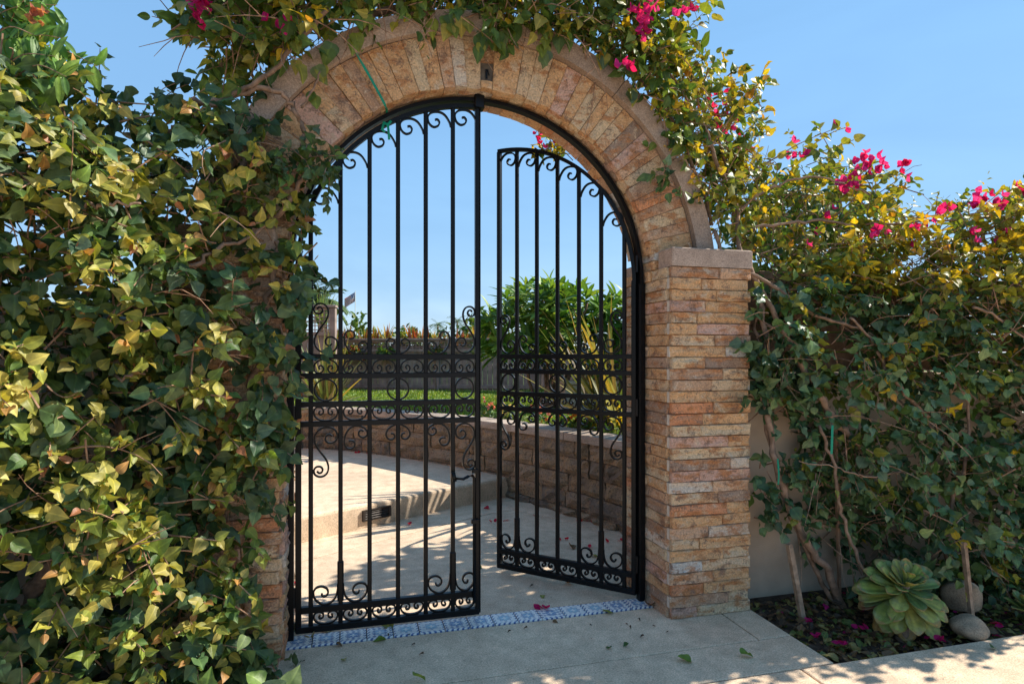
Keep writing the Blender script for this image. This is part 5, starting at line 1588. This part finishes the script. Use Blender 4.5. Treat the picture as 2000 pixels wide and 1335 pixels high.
for k in range(4):
    x0 = 0.2 + k * 0.4
    branch(ir, [np.array((2.3 + x0, -0.35, 0.0)), np.array((2.25 + x0, -0.42, 0.4)), np.array((2.4 + x0, -0.42, 0.9)), np.array((2.3 + x0, -0.4, 1.3))], 0.014, 0.006, seed=580 + k, name='stem')

# sprig of the arch vine that shows through the opening
sv = empty('bougainvillea', (0.78, 0.45, 2.5), 0, 'small flowering bougainvillea spray seen under the arch above the open leaf', 'vine')
fo = Foliage('boug', 99); tw = MB()
SPR = [(1040, 245), (1065, 255), (1110, 285), (1120, 305), (1090, 300), (1045, 285)]
grow(fo, tw, starts(fo.r, SPR, 14, lambda x, y: 0.40 + 0 * x, 0.1), (-0.3, 0, -0.3), (0.06, 0.12), (4, 7), (0.03, 0.05), BOUG, None, .3, GOLD, .8, .4)
fo.build(sv, 'leaf_o', 'leaf_a', 60)
branch(sv, [np.array((1.0, 0.1, 2.62)), np.array((0.9, 0.3, 2.62)), np.array((0.78, 0.42, 2.52)), np.array((0.62, 0.42, 2.48))], 0.006, 0.002, seed=600, wob=0.003)
o = tw.build('twig', M['twig'], sv, loc=-np.array(sv.location)); o['kind'] = 'stuff'
for x, y, n in ((1085, 278, 3), (1048, 262, 3), (1055, 285, 2)): bloom(sv, atY(x, y, 0.4), fo.r, n, 0.015, (0.022, 0.03))

# trumpet vine with feathered leaves above the hedge
tv_ = empty('trumpet_vine', (-2.2, -0.2, 1.9), 0, 'light green feathery leaved climber with coral buds rising above the hedge at the roof', 'climber')
fo = Foliage('pinna', 101); r = fo.r; tw = MB()
for (x0, y0), (x1, y1), Y in (((0, 60), (112, 10), -0.45), ((10, 100), (60, -10), -0.45), ((20, 110), (125, 75), -0.5), ((0, 120), (90, 20), -0.4), ((-40, 100), (40, 10), -0.45), ((60, 110), (190, 130), -0.5), ((-80, 110), (-20, -20), -0.45), ((30, 30), (80, -40), -0.4), ((-20, 80), (70, 70), -0.5), ((0, 20), (60, -60), -0.4), ((-10, 150), (110, 110), -0.55), ((30, 150), (130, 150), -0.6)):
    a, b = atY(x0, y0, Y + 0.1), atY(x1, y1, Y)
    sp_ = spline([a, (a + b) / 2 + (0, -0.02, 0.03), b], 5)
    tw.tube(sp_, np.linspace(0.003, 0.001, len(sp_)), 4, False)
    dd = unit(b - a); sd = unit(np.cross(dd, (0, -1, 0.2)))
    for k in range(9):
        q = a + (b - a) * (0.15 + 0.1 * k)
        for s in (-1, 1):
            fo.leaf(q, sd * s + dd * 0.6 + r.normal(0, .12, 3), np.array((0.2, -0.8, 0.6)) + r.normal(0, .3, 3), r.uniform(0.06, 0.09), np.array(((0.10, 0.22, 0.03), (0.16, 0.26, 0.04), (0.07, 0.15, 0.03))[r.randint(3)]), 1.3)
fo.build(tv_, 'leaf_o', 'leaf_a', 260)
o = tw.build('twig', M['twig'], tv_, loc=-np.array(tv_.location)); o['kind'] = 'stuff'
for x, y in ((62, 18), (48, 32), (84, 40), (4, 113), (75, 30)):
    bloom(tv_, atY(x, y, -0.5), r, 2, 0.012, (0.016, 0.024), ((0.42, 0.17, 0.10), (0.40, 0.12, 0.09)))
#@@SMALL
# ================================================================== SMALL THINGS
# succulent
SG = [(0.19, 0.25, 0.06), (0.27, 0.31, 0.08), (0.14, 0.21, 0.07), (0.33, 0.33, 0.09)]
sc0 = atZ(1765, 1246, -0.03)
ctr = atD(1768, 1140, float(to_px(sc0)[2]) + 0.02)
su = empty('succulent_plant', tuple(sc0), 0, 'large rosette succulent with broad fleshy green leaves in the planting bed', 'succulent')
def succ_mesh(seed):
    r_ = np.random.RandomState(seed)
    nc = 5
    v, f, uv = leaf_template([(0, 0.075), (0.15, 0.085), (0.35, 0.125), (0.55, 0.19), (0.72, 0.235), (0.86, 0.215), (0.95, 0.12), (1.0, 0.03)], 0.30, 0.04 + r_.uniform(-.12, .14), 0.05, seed, 9, nc)
    n = len(v)
    v2 = v.copy(); v2[:, 2] -= 0.055 * (1 - 0.6 * v[:, 1].clip(0, 1)); v2[:, 0] *= 0.9
    F_ = f.tolist() + [(d + n, c + n, b + n, a + n) for a, b, c, d in f.tolist()]
    R_ = n // nc
    for i in range(R_ - 1):
        a, b = i * nc, (i + 1) * nc
        F_ += [(a, b, b + n, a + n), (b + nc - 1, a + nc - 1, a + nc - 1 + n, b + nc - 1 + n)]
    e = (R_ - 1) * nc
    F_.append(tuple(e + k for k in range(nc)) + tuple(e + n + k for k in reversed(range(nc))))
    me = bpy.data.meshes.new('leaf'); me.from_pydata(np.r_[v, v2].tolist(), [], F_)
    U = np.r_[uv, uv]
    l = me.uv_layers.new(name='UVMap')
    l.data.foreach_set('uv', np.array([U[me.loops[i].vertex_index] for i in range(len(me.loops))], np.float32).ravel())
    me.polygons.foreach_set('use_smooth', [True] * len(me.polygons))
    me.materials.append(M['succ'])
    return me
SM = [succ_mesh(s) for s in range(5)]
r = np.random.RandomState(9)
axis = unit((-0.15, -0.45, 0.9))
e1 = unit(np.cross(axis, (0, 1, 0.2))); e2 = np.cross(axis, e1)
NSU = 72
for k in range(NSU):
    t_ = k / NSU
    a = k * 2.39996 + r.normal(0, 0.2)
    elev = math.radians(76 - 128 * t_ ** 0.8) + r.normal(0, 0.13)
    d = (e1 * math.cos(a) + e2 * math.sin(a)) * math.cos(elev) + axis * math.sin(elev)
    d = unit(d)
    nrm = axis * math.cos(elev) - (e1 * math.cos(a) + e2 * math.sin(a)) * math.sin(elev)
    L = (0.085 + 0.105 * min(1, t_ * 1.8)) * r.uniform(0.82, 1.12)
    base = ctr - axis * (0.11 * t_) + d * 0.012
    X_ = np.cross(d, nrm)
    A = np.stack([X_ * L, d * L, nrm * L], 1)
    o = bpy.data.objects.new('leaf', SM[r.randint(5)]); C.objects.link(o)
    o.parent = su
    m = Matrix(A.tolist()).to_4x4(); m.translation = base - sc0
    o.matrix_basis = m
    col = np.array(SG[r.randint(4)]) * r.uniform(.85, 1.15)
    if t_ > 0.80: col = np.array(((0.34, 0.17, 0.04), (0.26, 0.11, 0.06))[r.randint(2)])
    o.color = (*col, 1)
MB().tube([(0, 0, -0.03), (0.01, 0.02, 0.06), ctr - sc0 - axis * 0.08, ctr - sc0], [0.035, 0.035, 0.03, 0.02], 8).build('stem', M['bark'], su, True)
# second, smaller succulent at the edge
s2 = atZ(2010, 1215, -0.02)
su2 = empty('succulent_plant', tuple(s2), 0, 'small fleshy succulent only partly in view past the river stones', 'succulent')
for k in range(22):
    a = k * 2.4; elev = math.radians(75 - 70 * k / 22)
    d = np.array((math.cos(a) * math.cos(elev), math.sin(a) * math.cos(elev), math.sin(elev)))
    nrm = np.array((-math.cos(a) * math.sin(elev), -math.sin(a) * math.sin(elev), math.cos(elev)))
    L = 0.11 * r.uniform(.8, 1.1)
    o = bpy.data.objects.new('leaf', SM[r.randint(5)]); C.objects.link(o); o.parent = su2
    m = Matrix(np.stack([np.cross(d, nrm) * L, d * L, nrm * L], 1).tolist()).to_4x4(); m.translation = (0, 0, 0.05)
    o.matrix_basis = m; o.color = (*(np.array(SG[r.randint(4)])), 1)
MB().tube([(0, 0, -0.02), (0, 0, 0.06)], [0.02, 0.02], 8).build('stem', M['bark'], su2, True)

def rock(name, c, size, seed, label):
    import bmesh
    r_ = np.random.RandomState(seed)
    bm = bmesh.new(); bmesh.ops.create_icosphere(bm, subdivisions=4, radius=1.0)
    ph = r_.uniform(0, 6, 6)
    for v in bm.verts:
        p = v.co
        k = 1 + 0.10 * math.sin(p.x * 2.3 + ph[0]) * math.sin(p.y * 2.1 + ph[1]) + 0.06 * math.sin(p.z * 4 + ph[2]) + 0.03 * math.sin(p.x * 6 + p.y * 5 + ph[3])
        v.co = p * k
        if v.co.z < -0.55: v.co.z = -0.55
    me = bpy.data.meshes.new(name); bm.to_mesh(me); bm.free()
    me.polygons.foreach_set('use_smooth', [True] * len(me.polygons)); me.materials.append(M['rock'])
    o = link(name, me, None, tuple(c), (0.1, 0.15, r_.uniform(0, 3)), size)
    return tag(o, label, 'stone', 'river stones in the planting bed')
p = atZ(1912, 1256, -0.03)
rock('river_stone', (p[0] + 0.02, p[1] + 0.06, 0.012), (0.098, 0.075, 0.062), 3, 'smooth oval brown stone lying at the concrete edge below the succulent')
p = atZ(1925, 1222, -0.02)
rock('river_stone', (p[0] + 0.05, p[1] + 0.16, 0.05), (0.085, 0.08, 0.09), 4, 'larger upright round stone behind the wooden stake')
def stake(pts, w, label, mat='stake'):
    a, b = np.asarray(pts[0]), np.asarray(pts[1])
    z = unit(b - a); x = unit(np.cross((0, 1, 0), z)); y = np.cross(z, x)
    vs = []
    for t_, q in ((-0.06, w * .4), (0.0, w), (np.linalg.norm(b - a) - 0.004, w), (np.linalg.norm(b - a), w * 0.8)):
        for sx, sy in ((-1, -1), (1, -1), (1, 1), (-1, 1)):
            vs.append(z * t_ + x * sx * q / 2 + y * sy * q / 2)
    fs = [(l * 4 + i, l * 4 + (i + 1) % 4, l * 4 + 4 + (i + 1) % 4, l * 4 + 4 + i) for l in range(3) for i in range(4)] + [(3, 2, 1, 0), (12, 13, 14, 15)]
    return tag(MB().add(vs, fs).build('garden_stake', M[mat], loc=tuple(a)), label, 'stake', 'wooden stakes in the planting bed')
a = atZ(1570, 1222, -0.04)
stake((a, atD(1541, 1062, float(to_px(a)[2]) + 0.06)), 0.024, 'leaning wooden stake in the bed nearest the stone pillar')
a = atZ(1899, 1218, -0.02)
stake((a, atD(1882, 1058, float(to_px(a)[2]) + 0.05)), 0.020, 'thin upright wooden stake between the succulent and the round stone')
a = atY(1640, 1010, -0.24) * (1, 1, 0) + (0, 0, -.03)
stake((a, atY(1631, 815, -0.30)), 0.014, 'tall brown stake holding the vine above the succulent', 'brownwood')

def tape(pts, w, label, name='plant_tie'):
    P_ = spline([np.asarray(p, float) for p in pts], 6)
    vs = []
    for i, p in enumerate(P_):
        t_ = unit(P_[min(i + 1, len(P_) - 1)] - P_[max(i - 1, 0)])
        s = unit(np.cross(t_, (0, -1, 0.1)))
        n_ = np.cross(s, t_)
        vs += [p - s * w / 2 - n_ * .0006, p + s * w / 2 - n_ * .0006, p + s * w / 2 + n_ * .0006, p - s * w / 2 + n_ * .0006]
    k = len(P_)
    fs = [(i * 4 + j, i * 4 + (j + 1) % 4, i * 4 + 4 + (j + 1) % 4, i * 4 + 4 + j) for i in range(k - 1) for j in range(4)] + [(3, 2, 1, 0), tuple((k - 1) * 4 + j for j in range(4))]
    return vs, fs
def tie(strips, w, label):
    m = MB()
    for s in strips: m.add(*tape(s, w, label))
    return tag(m.build('plant_tie', M['tie']), label, 'plant tie', 'green plant ties')
tie([[atY(684, 68, -0.150), atY(700, 110, -0.128), atY(728, 160, -0.124), atY(752, 205, -0.120), atY(755, 216, -0.03), atY(756, 232, 0.012)],
     [atY(748, 238, -0.028), atY(757, 243, -0.032), atY(764, 236, -0.028)], [atY(757, 240, -0.03), atY(759, 258, -0.035), atY(760, 273, -0.03)], [atY(750, 240, -0.03), atY(747, 252, -0.036), atY(752, 258, -0.03)]], 0.011, 'long green tape tying the arch vine down across the stone to the gate')
tie([[atY(1626, 830, -0.415), atY(1625, 860, -0.42), atY(1624, 886, -0.415)]], 0.014, 'short green tape around the tall brown stake')
tie([[atY(1519, 895, -0.325), atY(1521, 925, -0.33), atY(1520, 946, -0.325)]], 0.010, 'green tape on the vine trunk next to the pillar')

# house beyond the hedge
M['roof'] = mat_plain('clay_tile', (0.36, 0.12, 0.07), 0.85, 0.2, 0.3, 6, 0.3)
M['pinkwall'] = mat_plain('pink_render', (0.52, 0.27, 0.19), 0.9, 0.2, 0.1, 4, 0.2)
hs = empty('house', (-5.15, 2.7, 0.35), R(25), 'pink house with a steep red gable roof corner above the feathery climber', 'house')
w_ = MB()
w_.add([(-1.3, 0, -.42), (1.3, 0, -.42), (1.3, 0, 4.0), (0, 0, 5.7), (-1.3, 0, 4.0), (-1.3, 6, -.42), (1.3, 6, -.42), (1.3, 6, 4.0), (0, 6, 5.7), (-1.3, 6, 4.0)], [(0, 1, 2, 3, 4), (9, 8, 7, 6, 5), (1, 6, 7, 2), (0, 4, 9, 5)])
w_.build('wall', M['pinkwall'], hs)
for s in (-1, 1):
    ro = MB().add([(0, -0.22, 5.90), (s * 1.55, -0.22, 3.87), (s * 1.55, 6.2, 3.87), (0, 6.2, 5.90), (0, -0.22, 5.76), (s * 1.50, -0.22, 3.79), (s * 1.50, 6.2, 3.79), (0, 6.2, 5.76)],
                  [(0, 1, 2, 3), (7, 6, 5, 4), (0, 4, 5, 1), (1, 5, 6, 2), (3, 2, 6, 7)]).build('roof', M['roof'], hs)
    tl = MB().tube([(0, 0, 0), (0, 6.3, 0)], 0.06, 6)
    tl = tl.mesh('roof_tile', M['roof'])
    for k in range(9):
        link('roof_tile', tl, ro, (s * (0.1 + 0.17 * k), -0.2, 5.91 - (0.1 + 0.17 * k) * 1.31))

# fallen leaves and petals
r = np.random.RandomState(31)
FALL = [((606, 1248), 3, 'crumpled brown and green leaf at the tiles by the hedge'), ((640, 1230), 3, 'yellowish leaf leaning on the tiles under the closed leaf'), ((755, 1222), 2, 'green leaf on the tiles below the third bar'),
        ((740, 1250), 1, 'bright green leaf standing on the concrete before the tiles'), ((673, 1287), 2, 'small pale leaf on the concrete nearest the hedge'), ((663, 1260), 4, 'curled brown leaf between hedge and tiles'),
        ((1184, 1194), 2, 'yellow green leaf lying across the tile edge by the pillar'), ((1191, 1265), 0, 'small dark green leaf, left of a close pair'), ((1222, 1260), 0, 'small dark leaf, the right one of a close pair'),
        ((1335, 1289), 1, 'green leaf on the front strip of paving'), ((1460, 1282), 1, 'green leaf on the concrete near the bed corner'), ((821, 1330), 1, 'green leaf tip nearest the camera'), ((905, 1196), 4, 'brown leaf at the corner of the closed leaf on the tiles'),
        ((1108, 1140), 4, 'brown leaf just under the open leaf'), ((1060, 1165), 2, 'tiny green leaf inside the gateway'), ((1085, 1213), 4, 'dry brown curl before the tiles'), ((1940, 1266), 0, 'dark green leaf on the concrete edge beside the oval stone'),
        ((1118, 1070), 4, 'tan leaf inside behind the open leaf'), ((1157, 1085), 2, 'yellow leaf behind the open leaf near the petals'), ((1270, 1185), 4, 'brown leaf litter at the frame post foot'), ((938, 1108), 0, 'dark leaf scrap in the gateway beside the closed leaf')]
LC = [(0.05, 0.11, 0.03), (0.14, 0.22, 0.04), (0.24, 0.25, 0.06), (0.26, 0.20, 0.06), (0.17, 0.09, 0.04)]
for (x, y), c, lb in FALL:
    p = atZ(x, y, 0.004)
    small = any(w in lb for w in ('tiny', 'small', 'scrap', 'curl', 'dark'))
    L = (0.03 if small else 0.055) * r.uniform(0.9, 1.15)
    v, f, uv = leaf_template(CORDATE, r.uniform(0.3, 0.7), r.uniform(-0.25, 0.35), 0.3, 900 + int(x))
    v = v * L
    v[:, 1] -= L / 2
    a = r.uniform(0, 2 * PI); tl = r.uniform(-0.45, 0.45)
    m3 = np.array(Matrix.Rotation(a, 3, 'Z') @ Matrix.Rotation(tl, 3, 'X') @ Matrix.Rotation(r.uniform(-.4, .4), 3, 'Y'))
    v = v @ m3.T
    v[:, 2] -= v[:, 2].min()
    me = bpy.data.meshes.new('fallen_leaf'); me.from_pydata(v.tolist(), [], f.tolist())
    l = me.uv_layers.new(name='UVMap'); l.data.foreach_set('uv', uv[f.ravel()].astype(np.float32).ravel())
    me.polygons.foreach_set('use_smooth', [True] * len(f)); me.materials.append(M['leaf_o'])
    o = link('fallen_leaf', me, None, (p[0], p[1], 0.0015), color=LC[c])
    tag(o, lb, 'leaf', 'leaves fallen on the concrete')
DRY = [((827, 1281), 'dark round scrap alone on the paving before the closed leaf'), ((760, 1240), 'scrap just right of the upright bright green leaf'), ((595, 1293), 'scrap beside the ivy sprouts at the hedge foot'),
       ((1152, 1223), 'dark scrap on the paving in front of the yellow green leaf'), ((1222, 1220), 'larger scrap of a touching pair before the pillar'), ((1229, 1225), 'smaller scrap of a touching pair before the pillar'),
       ((1275, 1225), 'scrap nearest the bottom corner of the bare pillar'), ((1258, 1245), 'scrap a little in front of the pillar corner one'), ((998, 1235), 'pale scrap left of the paving centre'), ((1030, 1229), 'scrap at the paving centre below the tiles'),
       ((1155, 1250), 'thin flat scrap behind the close pair of dark leaves'), ((1305, 1236), 'scrap under the front face of the bare pillar'), ((1042, 1146), 'scrap inside the gateway under the open leaf'), ((1247, 1210), 'scrap beside the tile end at the frame post'),
       ((800, 1243), 'reddish scrap close to the tiles under the closed leaf'), ((810, 1262), 'scrap midway between tiles and the dark round scrap')]
for (x, y), lb in DRY:
    p = atZ(x, y, 0.0)
    v, f, uv = leaf_template(OVATE, 0.9, 0.5, 0.4, 1000 + int(x))
    v = v * r.uniform(0.012, 0.022)
    v = v @ np.array(Matrix.Rotation(r.uniform(0, 6), 3, 'Z')).T
    v[:, 2] -= v[:, 2].min()
    me = bpy.data.meshes.new('dry_leaf'); me.from_pydata(v.tolist(), [], f.tolist())
    l = me.uv_layers.new(name='UVMap'); l.data.foreach_set('uv', uv[f.ravel()].astype(np.float32).ravel())
    me.materials.append(M['leaf_o'])
    tag(link('dry_leaf', me, None, (p[0], p[1], 0.001), color=(0.06, 0.035, 0.02)), 'dry brown ' + lb, 'dry leaf', 'dry leaf scraps on the concrete')
PET = [((1063, 1189), 3, 'pair of magenta petals lying on the blue tiles'), ((805, 1022), 1, 'red petal at the foot of the step by the louvred light'), ((948, 993), 2, 'red petals below the step beside the closed leaf'), ((962, 1020), 1, 'red petal on the scored border in the gap between leaves'),
       ((1042, 1008), 1, 'red petal behind the second bar of the open leaf'), ((1100, 1055), 1, 'round red petal at mid courtyard behind the open leaf'), ((1140, 1018), 2, 'red petals at the wall base behind the open leaf'), ((1163, 1022), 1, 'dark red petal right of the pair at the wall base'),
       ((1185, 1059), 1, 'red petal near the hinge end of the open leaf'), ((1211, 1056), 1, 'red petal half hidden by the hinge side bar'), ((997, 974), 1, 'red petal in the corner where step meets wall'), ((578, 1141), 1, 'red petal on the courtyard by the hedge side post'), ((1150, 1068), 1, 'small torn petal between leaf scraps'), ((990, 1016), 1, 'pale red petal beside the open leaf edge')]
def petal_on(p, n, lb, z=0.002):
    V, F_, U = [], [], []
    for k in range(n * 2):
        v, f, uv = SETS['bract'][k % 2]
        v = v * r.uniform(0.026, 0.036)
        m3 = np.array(Matrix.Rotation(r.uniform(0, 6.28), 3, 'Z') @ Matrix.Rotation(r.uniform(-.2, .7), 3, 'X') @ Matrix.Rotation(r.uniform(-.5, .5), 3, 'Y'))
        v = v @ m3.T; v[:, 2] -= v[:, 2].min()
        v = v + np.array((r.normal(0, .014), r.normal(0, .010), 0.0))
        F_ += (f + sum(len(q) for q in V)).tolist(); V.append(v); U.append(uv[f.ravel()])
    me = bpy.data.meshes.new('fallen_petal'); me.from_pydata(np.concatenate(V).tolist(), [], F_)
    l = me.uv_layers.new(name='UVMap'); l.data.foreach_set('uv', np.concatenate(U).astype(np.float32).ravel())
    me.polygons.foreach_set('use_smooth', [True] * len(F_)); me.materials.append(M['petal'])
    o = link('fallen_petal', me, None, (p[0], p[1], z), color=((0.50, 0.012, 0.06), (0.45, 0.012, 0.13))[lb.startswith('pair') or 'bed' in lb])
    return tag(o, lb, 'petal', 'fallen petals')
for (x, y), n, lb in PET: petal_on(atZ(x, y, 0.0), n, lb, 0.0045 if 'tiles' in lb else 0.002)
for (x, y), n, lb in (((700, 884), 3, 'heap of red petals on the raised step against the wall'), ((718, 886), 1, 'single red petal on the raised step right of the heap')):
    petal_on(atZ(x, y, 0.18), n, lb, 0.182)
# litter in the bed
fo = Foliage('boug', 111); r2 = fo.r
for _ in range(2600):
    x, y = r2.uniform(1.39, 4.0), -0.80 + 0.62 * r2.uniform() ** 1.1
    fo.leaf(np.array((x, y, -0.045 + 0.05 * (y + 0.8) + r2.uniform(0.004, 0.03))), (*r2.normal(0, 1, 2), r2.normal(0, .25)), (*r2.normal(0, .4, 2), 1), r2.uniform(0.02, 0.05), np.array(((0.16, 0.09, 0.045), (0.11, 0.14, 0.04), (0.26, 0.20, 0.07), (0.07, 0.045, 0.03), (0.36, 0.012, 0.13))[r2.choice(5, p=(.36, .2, .22, .20, .02))]))
lit = empty('litter', (2.0, -0.5, -0.03)); tag(lit, kind='stuff')
o = fo.build(lit, 'leaf_o', 'leaf_a', 0)
o.parent = None; o.location = (2.0, -0.5, -0.03); o.name = 'leaf_litter'; bpy.data.objects.remove(lit)
for x, y, lb in ((1590, 1250, 'magenta petals in the bed beside the paving corner'), (1645, 1270, 'magenta petals at the front edge of the bed'), (1575, 1225, 'magenta petal in the bed below the leaning stake'), (1825, 1262, 'magenta petal in the bed right of the succulent stem'), (1950, 1232, 'magenta petals in the bed behind the oval stone'), (1690, 1240, 'red petal in the bed left of the succulent')):
    p = atZ(x, y, -0.03); petal_on(p, 2, lb, -0.03 + 0.03)
